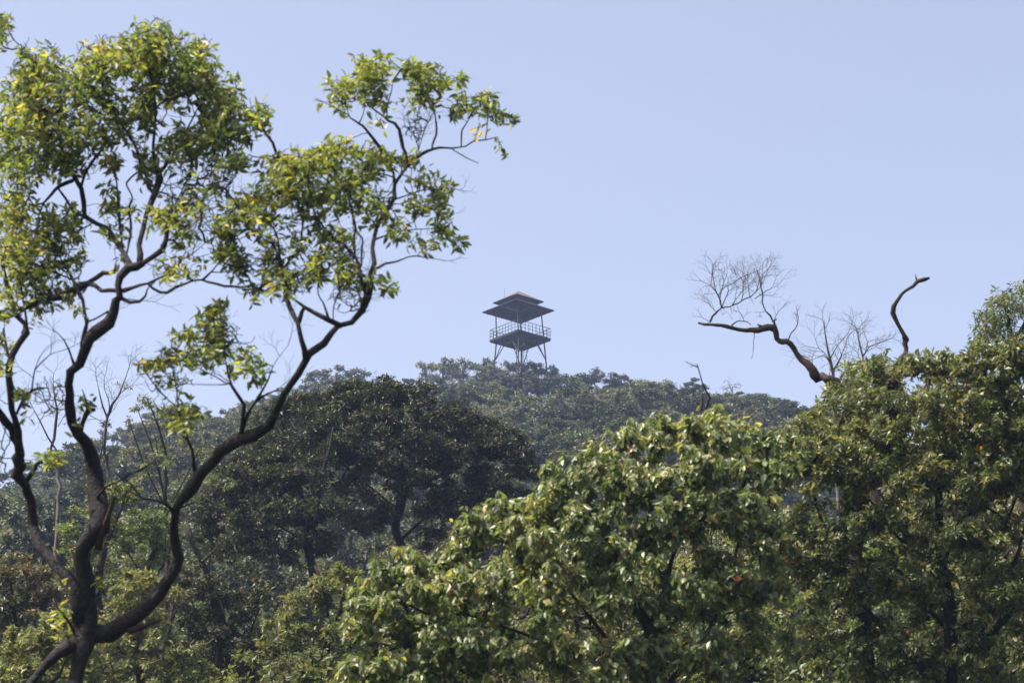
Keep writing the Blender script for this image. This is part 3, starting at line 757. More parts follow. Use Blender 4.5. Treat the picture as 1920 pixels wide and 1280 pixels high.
# ------------------------------------------------------------------ smaller-leaved tree, far right
dC = lambda px, py: 39.0 - .0008 * (px - 1600)
cloudC = []
for c in [(1640,700,44,30,1.5,.35,.6),(1600,740,50,30,1.4,.35,.4),(1545,785,50,30,1.4,.40,.4),(1500,815,50,34,1.4,.42,.2),(1450,850,50,34,1.2,.40,.2),(1720,690,50,26,1.4,.40,.2),
          (1785,690,50,32,1.4,.45,0),(1850,680,60,44,1.4,.42,0),(1910,670,50,46,1.3,.42,0),(1560,830,80,50,1.1,.38,0),(1660,780,80,60,1.2,.40,0),(1760,770,80,60,1.2,.45,-.2),(1860,770,80,60,1.2,.42,-.2),
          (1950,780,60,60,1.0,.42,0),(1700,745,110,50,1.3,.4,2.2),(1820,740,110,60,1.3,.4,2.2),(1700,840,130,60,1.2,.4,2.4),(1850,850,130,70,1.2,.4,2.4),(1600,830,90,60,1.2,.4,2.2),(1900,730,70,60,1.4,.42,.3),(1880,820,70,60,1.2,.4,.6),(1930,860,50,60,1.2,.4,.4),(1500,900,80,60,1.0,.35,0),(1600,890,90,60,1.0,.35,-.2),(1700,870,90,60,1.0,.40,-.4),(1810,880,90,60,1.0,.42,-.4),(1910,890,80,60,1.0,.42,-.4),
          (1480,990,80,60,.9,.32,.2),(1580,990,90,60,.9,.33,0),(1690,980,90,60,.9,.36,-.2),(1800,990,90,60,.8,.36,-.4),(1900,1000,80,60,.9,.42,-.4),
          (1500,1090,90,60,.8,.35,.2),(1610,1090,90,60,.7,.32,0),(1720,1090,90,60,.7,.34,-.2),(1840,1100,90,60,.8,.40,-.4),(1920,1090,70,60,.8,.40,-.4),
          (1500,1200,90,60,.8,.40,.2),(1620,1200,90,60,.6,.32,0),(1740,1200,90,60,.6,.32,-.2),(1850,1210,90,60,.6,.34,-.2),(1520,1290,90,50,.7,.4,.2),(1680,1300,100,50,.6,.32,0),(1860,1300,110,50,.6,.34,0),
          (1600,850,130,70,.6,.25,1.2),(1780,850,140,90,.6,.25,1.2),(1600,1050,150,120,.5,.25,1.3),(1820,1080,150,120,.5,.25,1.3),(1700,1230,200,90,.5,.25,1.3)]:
    blob(cloudC, c[0], c[1], c[2], c[3], c[4] * 4.8, .97, c[5], c[6])
skelC = [
 [(1786,1330,15),(1785,1280,14),(1780,1180,13),(1775,1090,12),(1764,1012,10.5),(1759,930,8),(1752,865,7),(1746,810,5.5),(1742,760,4),(1740,710,2.5)],
 [(1764,1014,7),(1735,1010,6.5),(1712,1012,6),(1692,1014,5.5),(1672,992,4.5),(1645,960,4),(1620,920,3),(1600,880,2)],
 [(1760,925,5),(1780,898,4.5),(1810,872,4),(1840,855,3.4),(1870,840,2.5),(1900,800,1.6)],
 [(1770,1060,6),(1800,970,5),(1850,950,4.5),(1890,975,4),(1905,930,3.5),(1905,870,3),(1900,800,2)],
 [(1786,1320,11),(1720,1240,9),(1650,1170,7),(1600,1100,6),(1560,1020,5),(1530,940,4),(1510,870,3)],
 [(1780,1180,8),(1730,1130,6),(1700,1080,5),(1660,1050,4),(1600,1050,3),(1540,1040,2)],
 [(1785,1250,8),(1840,1180,7),(1880,1100,6),(1910,1030,5),(1930,950,4)],
]
bC = stem_base(1786, 1330, 39.0)
px_tree("small_leaved_tree", "dense glossy small-leaved tree with some orange leaves, filling the right edge", "tree", bC, skelC, dC, cloudC,
        LM['small'], dict(nl=8, L=.098, wr=.42, spread=(35, 95), droop=.4, bend=.2, along=1.5, tspread=.22, upbias=.5, tmpl=T_MID), BARK,
        rtip=.0025, bf=.2, wig=.1, step=.2, shell=2.6, zr=.9, upd=.2, clump=11, csize=22, thin=.7, jit=.4)
# thick limb of another trunk entering at the lower right corner
skelT = [[(1990,1050,14),(1950,1090,13),(1915,1125,12),(1885,1155,9),(1855,1190,7),(1822,1222,4),(1800,1245,2)], [(1890,1155,6),(1880,1110,4),(1868,1070,3),(1850,1040,2)]]
bT = stem_base(1995, 1060, 39.6, .2)
px_tree("leaning_trunk", "dark bare limb slanting down across the lower right corner, half hidden by leaves", "tree trunk", bT, skelT, lambda x, y: 39.6, [(1860,1060,40,40,14,.0,.4)],
        None, {}, BARK, rtip=.003, step=.15, jit=.2, thin=.9)

# ------------------------------------------------------------------ dead tree standing in the right-hand foliage
dD = lambda px, py: 40.0 + .0015 * (1700 - px)
skelD = [
 [(1612,1050,20),(1611,960,19),(1609,880,18),(1606,830,17),(1600,790,16),(1588,752,13),(1570,726,12),(1550,712,12),(1530,706,11),(1521,690,11),(1514,674,12),(1500,664,9),(1484,652,8),(1462,636,8),(1446,620,9),(1432,617,8),(1405,615,6.5),(1370,612,5.5),(1340,607,5),(1322,608,4.5),(1309,605,2.5)],
 [(1607,850,13),(1640,790,11),(1668,730,10.5),(1682,692,10),(1690,672,9),(1697,652,7),(1698,636,9),(1690,615,6),(1681,600,5.5),(1675,588,6),(1673,575,5),(1684,562,4.5),(1700,548,5),(1712,536,5),(1720,528,6),(1732,524,6),(1743,521,3.5)],
 [(1720,530,4),(1718,522,2.5),(1716,514,1)],
 [(1448,622,5),(1452,608,4.5),(1451,600,3.5),(1456,598,3)],
 [(1450,604,3),(1442,590,2.4),(1436,583,2),(1430,570,1.7),(1430,552,1.5),(1427,540,1.3),(1424,520,1),(1418,505,.7)],
 [(1430,616,4),(1425,610,3),(1420,608,1.8)],
 [(1331,604,3.4),(1336,592,2.8),(1345,586,2.6),(1353,577,2.4),(1349,562,2),(1343,548,1.7),(1334,536,1.4),(1335,520,1.1),(1338,500,.9)],
 [(1353,577,2.2),(1372,573,1.9),(1390,564,1.6),(1406,557,1.4),(1417,548,1.2),(1428,535,.9),(1438,510,.6)],
 [(1346,556,1.6),(1358,538,1.3),(1372,532,1.1),(1390,520,.9),(1420,508,.8),(1437,498,.5)],
 [(1478,648,2.2),(1479,636,1.8),(1484,625,1.6),(1493,612,1.2),(1497,598,.9),(1494,582,.6)],
 [(1415,620,1.2),(1413,640,.9),(1412,660,.7),(1409,672,.5)],
 [(1372,610,2),(1385,601,1.8),(1400,603,1.4),(1408,609,1)],
]
cloudD = [(1345,520,34,28,34,0,.4),(1375,510,26,22,22,0,.4),(1400,530,34,26,34,0,.4),(1425,550,22,26,14,0,.4),(1325,545,16,14,7,0,.4),(1425,590,16,20,7,0,.4),(1370,590,26,16,8,0,.4),(1495,600,8,16,4,0,.4)]
skelD = [[(a, b, c * .70) for a, b, c in p] for p in skelD]
cloudD = [(*c[:4], c[4] * 1.3, *c[5:]) for c in cloudD]
bD = stem_base(1612, 1050, 40.0)
px_tree("dead_tree", "leafless dead tree with two thick crooked limbs against the sky, at the right", "tree", bD, skelD, dD, cloudD,
        None, {}, BARK_D, rtip=.0024, bf=.25, wig=.06, step=.055, jit=.55,
        sprays=[(1335,520,100,24,2,1.0),(1353,577,75,34,3,1.3),(1372,573,60,34,3,1.2),(1390,564,70,34,3,1.1),(1343,548,110,30,3,1.1),(1417,548,70,28,3,1.0),(1427,540,95,26,3,.9),(1334,536,150,22,2,.9),(1437,510,60,16,3,.7),(1437,498,80,12,2,.6),
                (1349,562,85,36,3,1.1),(1406,557,95,30,4,1.0),(1430,552,120,26,3,.9),(1345,586,140,24,3,.9),(1331,604,150,18,2,.8),(1497,598,95,14,2,.7),(1493,612,50,14,2,.7),(1550,712,60,24,2,1),(1521,690,70,20,2,.9),(1395,603,100,20,2,.8),(1415,560,40,36,3,1),(1452,598,60,22,2,.8)], sides=10, shell=1.6, zr=.45, twig_mat=BARK_G)
# thin dead stick rising out of the broad-leaved tree
skelS = [[(1310,800,2.0),(1325,765,1.8),(1331,745,1.7),(1325,735,1.5),(1317,718,1.3),(1312,700,1.2),(1308,686,1.3),(1306,682,.8)], [(1308,688,1.4),(1298,684,1),(1286,678,.7)], [(1316,770,2),(1317,745,1.4),(1318,735,.7)]]
px_tree("dead_sapling", "thin bare forked stick rising from the top of the drooping-leaved tree", "sapling", stem_base(1316, 800, 32.4), skelS, lambda x, y: 32.4, [(1300,684,10,5,3,0,.4)],
        None, {}, BARK_D, rtip=.002, step=.1)

# ------------------------------------------------------------------ trees behind the right hand foliage
dE = lambda px, py: 58.0
cloudE = []
for c in [(1880,575,42,40,1.5,.45,0),(1850,610,38,34,1.5,.45,0),(1835,640,26,24,1.4,.45,0),(1925,560,50,44,1.5,.45,0),(1900,640,60,40,1.2,.4,0),(1860,590,30,30,.8,.4,.5),(1950,640,50,60,1,.4,0),(1880,700,70,50,.8,.4,0)]:
    blob(cloudE, c[0], c[1], c[2], c[3], c[4] * 4.0, .95, c[5], c[6])
skelE = [[(1905,760,12),(1903,720,11),(1898,670,9),(1895,630,7),(1890,600,5),(1885,570,3),(1880,545,1.5)], [(1898,670,5),(1870,640,4),(1850,615,2.5),(1838,590,1.5)], [(1897,650,5),(1920,610,4),(1935,570,2)]]
px_tree("feathery_tree", "grey-green fine-leaved tree top rising above the foliage at the right edge", "tree", stem_base(1905, 760, 58.0), skelE, dE, cloudE,
        LM['mid'], dict(nl=7, L=.12, wr=.30, spread=(30, 85), droop=.45, along=1.2, tmpl=T_MID, upbias=.6), BARK_M, rtip=.0035, bf=.2, step=.3, shell=2.6, zr=1.4)
cloudE2 = []
for c in [(1600,700,36,26,1.5,.4,0),(1640,685,40,24,1.5,.4,0),(1580,735,40,26,1.4,.42,0),(1550,765,36,22,1.3,.42,0),(1530,790,40,22,1.1,.42,0),(1650,720,50,36,1,.35,0),(1660,664,16,12,1.3,.25,0)]:
    blob(cloudE2, c[0], c[1], c[2], c[3], c[4] * 3.2, .95, c[5], c[6])
skelE2 = [[(1640,830,10),(1638,780,9),(1630,740,7),(1622,710,5),(1618,690,2)], [(1636,770,5),(1600,750,3.5),(1570,745,2)], [(1630,740,4),(1650,710,3),(1660,680,1.5)]]
px_tree("round_leaved_tree", "dark leafy crown between the two bare limbs of the dead tree", "tree", stem_base(1640, 830, 50.0), skelE2, lambda x, y: 50.0, cloudE2,
        LM['mid'], dict(nl=7, L=.12, wr=.40, spread=(30, 85), droop=.3, along=1.2, tmpl=T_MID, upbias=.6), BARK_M, rtip=.0035, bf=.2, step=.3, shell=2.6, zr=1.2)
skelF = [[(1566,790,3.4),(1563,740,3),(1562,700,2.6),(1558,680,2.2),(1552,655,1.8),(1547,625,1.3),(1545,600,.8)], [(1562,695,1.6),(1575,672,1.3),(1584,650,1),(1590,630,.7)],
         [(1560,690,1.2),(1545,665,1),(1520,675,.7)], [(1557,672,1.2),(1570,648,1),(1590,625,.8),(1596,610,.5)]]
px_tree("bare_sapling", "pale bare twiggy sapling against the sky, just right of the dead tree's long limb", "sapling", stem_base(1566, 790, 56.0), skelF, lambda x, y: 56.0,
        [(1550,630,20,28,10,0,.4),(1585,640,24,26,12,0,.4),(1560,665,34,20,12,0,.4),(1535,680,20,16,6,0,.4)], None, {}, BARK_G, rtip=.003, bf=.2, step=.3, shell=2, zr=.8,
        sprays=[(1547,625,100,26,3,1.1),(1562,700,60,36,4,1.3),(1590,630,60,22,3,.9),(1520,675,140,22,3,.9),(1558,680,110,36,4,1.2),(1564,720,40,30,3,1.1),(1596,610,70,16,2,.8)])
skelF2 = [[(1625,760,3.2),(1620,700,2.6),(1618,670,2.2),(1612,645,1.6),(1608,625,1)], [(1618,668,1.6),(1630,650,1.3),(1655,640,.9)]]
px_tree("bare_sapling", "second pale bare sapling, between the dead tree's two limbs and above the dark crown", "sapling", stem_base(1625, 760, 60.0), skelF2, lambda x, y: 60.0,
        [(1612,635,18,20,10,0,.4),(1640,640,24,14,10,0,.4),(1615,660,22,16,8,0,.4)], None, {}, BARK_G, rtip=.003, bf=.2, step=.3, shell=2, zr=.8,
        sprays=[(1608,625,95,20,3,1),(1618,670,60,30,4,1.2),(1655,640,40,18,3,.9),(1619,690,120,30,3,1.1),(1612,645,110,24,3,1)])

# ------------------------------------------------------------------ big dark tree in the middle distance
dH = lambda px, py: 84.0
cloudH = []
for c in [(640,738,50,24,1.3,.45,0),(700,728,56,22,1.3,.45,0),(765,742,60,26,1.3,.45,0),(580,760,56,26,1.3,.45,0),(830,775,56,28,1.3,.42,0),(520,775,50,26,1.2,.45,.5),(890,805,50,28,1.3,.42,0),(945,835,46,28,1.3,.42,0),
          (975,870,36,32,1.3,.42,0),(640,790,80,36,1.0,.4,-1),(740,790,80,34,1.0,.4,-1),(530,830,70,30,1.0,.42,-.5),(850,830,80,34,.9,.38,-1),(920,890,70,34,.9,.38,-.6),(600,850,70,26,.8,.4,-1),(470,850,50,36,1.0,.45,0),
          (690,850,60,20,.35,.4,-1),(800,860,50,22,.45,.36,-1),(880,935,80,30,.6,.36,-.6),(660,910,70,26,.4,.4,-.8),(830,960,60,30,.4,.38,-.6),(950,930,46,36,.8,.4,0),(700,970,70,30,.35,.4,-.5),(860,1010,80,34,.4,.4,-.5),
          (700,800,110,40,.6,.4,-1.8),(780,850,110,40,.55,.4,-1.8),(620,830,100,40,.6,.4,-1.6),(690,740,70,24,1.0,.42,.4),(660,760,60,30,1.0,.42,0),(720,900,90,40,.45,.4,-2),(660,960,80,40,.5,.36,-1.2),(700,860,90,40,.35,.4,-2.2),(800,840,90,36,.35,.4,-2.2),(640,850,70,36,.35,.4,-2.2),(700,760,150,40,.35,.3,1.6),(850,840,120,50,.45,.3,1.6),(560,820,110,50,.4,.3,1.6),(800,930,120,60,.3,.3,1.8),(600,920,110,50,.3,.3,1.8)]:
    blob(cloudH, c[0], c[1], c[2], c[3], c[4] * 15.5, .93, c[5], c[6])
skelH = [
 [(748,1150,17),(750,1100,16),(752,1040,14),(755,980,12.5),(757,920,11),(758,875,9.5),(757,835,8),(750,800,6),(742,770,4),(735,740,2)],
 [(757,915,7),(800,902,6),(845,880,5),(885,850,4),(920,820,2.5)],
 [(757,905,7),(715,880,6),(690,850,5.5),(680,815,4.5),(670,780,3),(665,750,1.5)],
 [(755,960,6),(700,920,5),(650,880,4.5),(610,840,4),(570,800,2.5)],
 [(757,860,6),(790,830,5),(820,800,3.5),(840,770,2)],
 [(753,1010,7),(810,960,6),(870,930,5),(920,910,4),(960,880,2)],
 [(690,850,3.5),(650,830,3),(620,790,2.5),(600,760,1.5)],
]
px_tree("dark_spreading_tree", "broad dark olive tree with a straight central trunk, in front of the hill", "tree", stem_base(748, 1150, 84.0), skelH, dH, cloudH,
        LM['dark'], dict(nl=7, L=.15, wr=.36, spread=(35, 90), droop=.1, along=1.3, tmpl=T_FAR, upbias=.8), BARK, rtip=.006, bf=.18, wig=.12, step=.4, shell=2.4, zr=1.6, thin=.40, jit=1.0, clump=18, csize=21)
dH2 = lambda px, py: 76.0
cloudH2 = []
for c in [(450,890,60,36,1.2,.45,0),(510,870,60,36,1.1,.45,0),(570,890,56,34,1.0,.42,0),(420,940,50,40,1.1,.42,0),(480,950,60,40,.9,.4,-.8),(545,960,60,40,.8,.4,-.8),(610,950,50,36,.7,.4,0),(400,1000,40,40,1.0,.4,0),
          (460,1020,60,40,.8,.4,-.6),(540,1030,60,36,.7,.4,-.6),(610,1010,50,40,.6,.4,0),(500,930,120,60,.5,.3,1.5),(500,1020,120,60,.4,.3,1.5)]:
    blob(cloudH2, c[0], c[1], c[2], c[3], c[4] * 13, .93, c[5], c[6])
skelH2 = [
 [(590,1110,12),(592,1060,11),(590,1000,10),(588,960,10),(596,920,8),(610,880,6),(620,840,4),(625,800,2)],
 [(589,970,8),(570,935,7),(555,905,5.5),(535,885,4),(500,870,2.5)],
 [(591,1030,6),(550,1000,5),(500,970,4),(460,940,3),(430,910,2)],
]
px_tree("dark_spreading_tree", "lower dark olive tree with a forked crooked trunk, left of the straight-trunked dark tree", "tree", stem_base(590, 1110, 76.0), skelH2, dH2, cloudH2,
        LM['dark'], dict(nl=7, L=.14, wr=.36, spread=(35, 90), droop=.1, along=1.3, tmpl=T_FAR, upbias=.8), BARK, rtip=.006, bf=.18, wig=.12, step=.4, shell=2.4, zr=1.4, thin=.40, jit=1.0, clump=18, csize=21)

# ------------------------------------------------------------------ lower left thicket, each tree by its outline
def thicket(name, label, mat, d, blobs, stem, dens=2.4, L=.12, wr=.4, droop=.4, extra=(), nl=7, bark=BARK_M, tmpl=T_MID):
    cl = []
    for c in blobs: blob(cl, c[0], c[1], c[2], c[3], c[4] * dens * 2.8, .95, c[5], c[6] if len(c) > 6 else 0)
    sx, sy, r = stem
    top = min(blobs, key=lambda c: c[1])
    sk = [[(sx, sy, r), (sx + (top[0] - sx) * .2, sy + (top[1] - sy) * .4, r * .8), (sx + (top[0] - sx) * .6, sy + (top[1] - sy) * .75, r * .5), (top[0], top[1], r * .2)]]
    for c in blobs:
        if abs(c[0] - sx) > 25 and c is not top:
            sk.append([(sx + (top[0] - sx) * .15, sy + (top[1] - sy) * .3, r * .5), ((sx + c[0]) / 2, (sy + (top[1] - sy) * .3 + c[1]) / 2 + 6, r * .4), (c[0], c[1], r * .15)])
    for pl in sk:
        for q in range(1, len(pl) - 1): pl[q] = (pl[q][0] + rng.normal() * 9, pl[q][1] + rng.normal() * 6, pl[q][2])
    sk += list(extra)
    return px_tree(name, label, "tree", stem_base(sx, sy, d), sk, lambda x, y: d, cl, mat,
                   dict(nl=nl, L=L, wr=wr, spread=(35, 90), droop=droop, along=1.2, tmpl=tmpl, upbias=.8), bark, rtip=.004, bf=.2, step=.3, shell=2.4, zr=1.1, clump=10, csize=15, thin=.7, jit=1.2)

thicket("leafy_tree", "bright green bushy tree behind the forked trunk, at the bottom left", LM['mid'], 56,
        [(250,1130,60,40,1.1,.6),(200,1180,70,50,1.1,.58),(290,1110,50,40,1.0,.6),(270,1200,80,60,.9,.5,-.5),(180,1260,80,50,.9,.55,-.5),(330,1240,70,60,.9,.45,-.5),(250,1090,40,26,1.0,.62)], (255, 1330, 12))
thicket("leafy_tree", "dark glossy tree with slanting grey trunk, right of the crooked tree's base", LM['dark'], 62,
        [(390,1080,50,40,1.0,.5),(350,1130,50,50,.9,.5),(430,1140,60,50,.9,.5),(400,1200,80,60,.8,.5,-.5),(470,1200,60,60,.8,.5),(500,1110,60,46,.8,.5),(440,1270,90,50,.8,.5,-.4)], (440, 1340, 10),
        extra=[[(428,1250,9),(420,1190,9),(412,1150,8.5),(395,1100,7.5),(375,1050,7),(355,1010,6),(345,985,4)], [(378,1055,4),(398,1035,3),(420,1010,2)]])
thicket("leafy_tree", "pale green bushy tree beside the drooping-leaved tree, bottom centre", LM['mid'], 52,
        [(600,1110,56,40,1.1,.55),(650,1090,50,36,1.0,.5),(550,1150,60,46,1.0,.52),(600,1200,80,60,.9,.5,-.5),(520,1230,70,60,.9,.48,-.4),(620,1280,90,50,.9,.5,-.4),(680,1130,50,60,.8,.45,.4)], (600, 1340, 10),
        extra=[[(612,1300,7),(612,1230,6.5),(616,1180,6),(608,1120,5),(600,1080,4),(590,1060,2.5)], [(612,1240,4),(570,1260,3.5),(540,1290,3)]])
thicket("rusty_tree", "brownish pink-tinged leafy tree at the left edge, below the hazy slope", LM['rust'], 58,
        [(20,1070,50,34,1.2,.6),(70,1090,46,34,1.1,.55),(-10,1110,50,50,1,.5),(40,1140,70,44,1,.45),(90,1120,34,40,1,.4),(10,1200,70,50,.9,.4)], (30, 1340, 10))
thicket("leafy_tree", "light green bushy tree in the bottom left corner", LM['mid'], 48,
        [(110,1160,44,30,1.1,.62),(60,1200,60,40,1.1,.6),(130,1220,60,46,1,.6),(30,1260,70,50,1,.58),(110,1290,80,50,.9,.55)], (80, 1345, 10))
thicket("fresh_green_tree", "vivid green small tree seen between the crooked tree's stems", LM['fresh'], 66,
        [(285,970,40,30,1.3,.5),(250,985,36,30,1.2,.5),(310,1000,34,34,1.2,.55),(270,1030,56,36,1.1,.5),(225,1010,30,30,1.1,.4)], (275, 1150, 8), L=.11, droop=.2)
thicket("shady_tree", "dark green tree right behind the middle stem of the crooked tree", LM['small'], 62,
        [(200,920,36,30,1.2,.45),(240,915,36,30,1.1,.45),(180,960,46,36,1.1,.4),(210,1010,60,40,1,.4),(160,1030,46,40,1,.4),(120,1000,30,30,.9,.45),(190,1080,70,40,.8,.4)], (190, 1200, 9), L=.11)
thicket("airy_tree", "thin airy tree with drooping narrow leaves behind the right limb of the crooked tree", LM['mid'], 68,
        [(275,745,22,12,1.6,.35),(255,760,16,10,1.6,.35),(240,785,12,12,1.3,.35),(300,770,20,14,1.2,.4),(290,810,40,24,.7,.45),(330,850,50,30,.5,.5),(270,870,40,30,.5,.5),(380,830,34,30,.5,.6),(350,920,50,30,.5,.5),(400,900,40,26,.5,.5)],
        (320, 1050, 5), dens=1.3, L=.13, wr=.24, droop=1.0, bark=BARK_M)
thicket("airy_tree", "small tuft-topped sapling beside the stub of the middle stem", LM['dark'], 66,
        [(200,793,16,7,2.2,.35),(150,808,14,8,1.8,.3),(170,830,18,12,1.4,.35),(180,860,20,14,1.0,.4),(165,900,20,18,1,.4)], (182, 1000, 4), dens=1.4, L=.13, wr=.24, droop=.5, bark=BARK_M)
skelJ = [[(200,900,4),(198,850,3.4),(200,800,2.8),(202,785,2.4),(208,760,2),(222,740,1.6),(232,715,1.2),(238,700,.8)], [(202,785,1.8),(192,760,1.5),(186,735,1.1),(182,715,.7)], [(205,775,1.5),(204,750,1.1),(196,730,.7)]]
px_tree("bare_sapling", "grey bare sapling with a withered brown tuft, left of the drooping-leaved airy tree", "sapling", stem_base(200, 900, 66.0), skelJ, lambda x, y: 66.0,
        [(205,730,26,26,14,0,.4),(232,722,18,8,12,.9,.6),(190,770,26,20,8,0,.4)], LM['rust'], dict(nl=6, L=.08, wr=.35, spread=(30, 90), droop=.5, along=1, tmpl=T_MID), BARK_G, rtip=.003, bf=.2, step=.3, shell=2, zr=.6, jit=1.5,
        sprays=[(238,700,80,24,3,.9),(182,715,110,24,3,.9),(196,730,100,24,3,.9),(202,785,60,36,3,1.1),(200,800,130,36,3,1.1),(222,740,50,30,3,.9)])
skelJ2 = [[(112,900,3.5),(110,850,3),(108,800,2.4),(105,770,1.8),(102,745,1.2),(100,725,.8)], [(110,850,1.8),(90,820,1.4),(75,790,1),(62,765,.6)]]
px_tree("bare_sapling", "thin bare twiggy sapling in the gap between the left and middle stems", "sapling", stem_base(112, 900, 64.0), skelJ2, lambda x, y: 64.0,
        [(105,760,14,34,10,.2,.4),(75,800,26,30,12,0,.4)], LM['bright'], dict(nl=5, L=.09, wr=.35, spread=(30, 90), droop=.3, along=1), BARK_G, rtip=.003, bf=.2, step=.3, shell=2, zr=.6, jit=1.5,
        sprays=[(100,725,95,24,3,.9),(62,765,120,24,3,.9),(75,790,80,30,3,.9),(108,800,60,30,3,1),(105,770,130,30,3,1)])
# EOF-PART3

# ------------------------------------------------------------------ model trees for the slope, built once and copied
def model_tree(name, label, mat, bark, height, blobs, ntip, leafp, trunk_r=.12, bf=.2, shell=3.0, rtip=.012, lean=.3, leafy=1.0, limbs=5, group=None):
    """blobs: (x,y,z,rx,ry,rz) in metres in the tree's own frame"""
    root = thing(name, (0, 0, 0), label, "tree", group)
    zt = height
    lx, ly = rng.normal(size=2) * lean
    zc = min(b[2] for b in blobs)
    main = catmull(np.array([[0, 0, -.6, trunk_r * 1.5], [lx * .2, ly * .2, zc * .35, trunk_r * 1.1], [lx * .7, ly * .7, zc * .8, trunk_r * .85], [lx, ly, zc * 1.15, trunk_r * .6]]), .3)
    V, F = tube(main, 7, .12); link_mesh("trunk", V, F, bark, root)
    seeds = [main[len(main) // 2:, :3]]; parts = []
    for k in range(min(limbs, len(blobs))):
        b = blobs[k]; s = main[int(len(main) * (.62 + .36 * rng.random())) - 1]
        e = np.array([b[0], b[1], b[2] + .2 * b[5]]); m = s[:3] * .5 + e * .5 + rng.normal(size=3) * .25 + [0, 0, .1]
        pth = catmull(np.array([[*s[:3], trunk_r * .55], [*m, trunk_r * .4], [*e, trunk_r * .15]]), .25)
        V, F = tube(pth, 5, .12); link_mesh("branch", V, F, bark, root); seeds.append(pth[:, :3])
    vol = np.array([b[3] * b[4] + b[3] * b[5] for b in blobs]); ns = np.maximum((ntip * 1.35 * vol / vol.sum()).astype(int), 8)
    att, rel = ell_points([(*b, n) for b, n in zip(blobs, ns)], shell)
    (A, B, ra, rb), term, dirs = grow(np.vstack(seeds), att, bf, .12, rtip)
    V, F = prisms(A, B, ra, rb, 3); t = link_mesh("twig_mass", V, F, bark, root); t["kind"] = "stuff"
    if mat is not None:
        sel = rng.random(len(att)) < leafy
        d = norm(dirs * .4 + rel * .5 + np.array([0, 0, .35]))
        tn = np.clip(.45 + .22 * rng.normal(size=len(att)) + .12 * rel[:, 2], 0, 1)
        V, F, tt = leaves(att[sel], d[sel], tone=tn[sel], **leafp)
        link_mesh("crown", V, F, mat, root, tone=tt, smooth=False)
    return root


def lumps(n, rx, rz, zc, lr=(.8, 1.4), flat=.7, top=True):
    out = [(0, 0, zc, rx * .62, rx * .62, rz * .62)]
    for _ in range(n):
        a = rng.random() * 6.283; e = rng.random() * 1.25 - (.15 if top else .5); q = lr[0] + rng.random() * (lr[1] - lr[0])
        out.append((math.cos(a) * math.cos(e) * rx * .72, math.sin(a) * math.cos(e) * rx * .72, zc + math.sin(e) * rz * .75, q, q, q * flat))
    return out

hp = dict(nl=6, L=.24, wr=.5, spread=(30, 95), droop=.1, along=1.4, tmpl=T_FAR, upbias=.6)
PROTO = []      # (root, nominal crown top height, crown radius, kind)
def proto(kind, *a, top=6.0, **k): PROTO.append((model_tree(*a, **k), top, kind))
proto('green', "hill_tree", "", LM['hill_green'], BARK_M, 6, lumps(12, 2.8, 2.4, 3.5), 720, hp, top=6.3)
proto('green', "hill_tree", "", LM['hill_green'], BARK_M, 6, lumps(11, 2.4, 2.5, 3.3, (.7, 1.2)), 640, hp, top=6.2)
proto('dark', "hill_tree", "", LM['hill_dark'], BARK, 6, lumps(13, 2.5, 2.6, 3.5, (.8, 1.3)), 740, hp, top=6.6)
proto('dark', "hill_tree", "", LM['hill_dark'], BARK, 6, lumps(12, 2.9, 2.1, 3.6, (.8, 1.3)), 680, hp, top=6.0)
proto('grey', "hill_tree", "", LM['hill_grey'], BARK_G, 6, lumps(12, 2.6, 2.1, 3.7, (.7, 1.1), .6), 560, hp, top=6.1)
proto('olive', "hill_tree", "", LM['hill_grey'], BARK_G, 6, lumps(13, 2.9, 1.1, 4.8, (.7, 1.1), .5), 520, hp, top=6.1)
proto('under', "understory_tree", "", LM['small'], BARK, 6, lumps(14, 2.6, 2.8, 3.4, (.8, 1.3)), 1500, dict(hp, L=.15, nl=7), top=6.6)
proto('under', "understory_tree", "", LM['mid'], BARK, 6, lumps(14, 2.6, 2.6, 3.3, (.8, 1.3)), 1300, dict(hp, L=.15, nl=7), top=6.5)
proto('bare', "bare_hill_tree", "", None, BARK_G, 5.5, lumps(7, 1.9, 1.7, 4.0, (.6, 1.0), 1), 120, {}, top=6.0, rtip=.014, trunk_r=.09, shell=1.8)
proto('grove', "grove_tree", "", LM['hill_grey'], BARK_G, 7, lumps(13, 2.3, 2.2, 4.7, (.5, .9), .6), 420, hp, top=7.2, trunk_r=.13, lean=.7, leafy=.75, limbs=8)
proto('grove', "grove_tree", "", LM['hill_grey'], BARK_G, 7, lumps(12, 2.0, 2.4, 4.6, (.5, .9), .7), 340, hp, top=7.1, trunk_r=.12, lean=.8, leafy=.6, limbs=8)
KIND = {}
for r_, t_, k_ in PROTO: KIND.setdefault(k_, []).append((r_, t_))
used = set()
def put(kind, x, y, sc, label, group=None, rz=None, sz=None, idx=None):
    lst = KIND[kind]; r_, t_ = lst[idx if idx is not None else rng.integers(len(lst))]
    rz = rng.random() * 6.283 if rz is None else rz
    z = float(ground(x, y))
    s3 = (sc, sc, sz or sc)
    if id(r_) not in used:
        used.add(id(r_)); r_.location = (x, y, z); r_.rotation_euler = (0, 0, rz); r_.scale = s3
        r_["label"] = label
        if group: r_["group"] = group
        return r_
    return copy_tree(r_, (x, y, z), rz, s3, label, group)

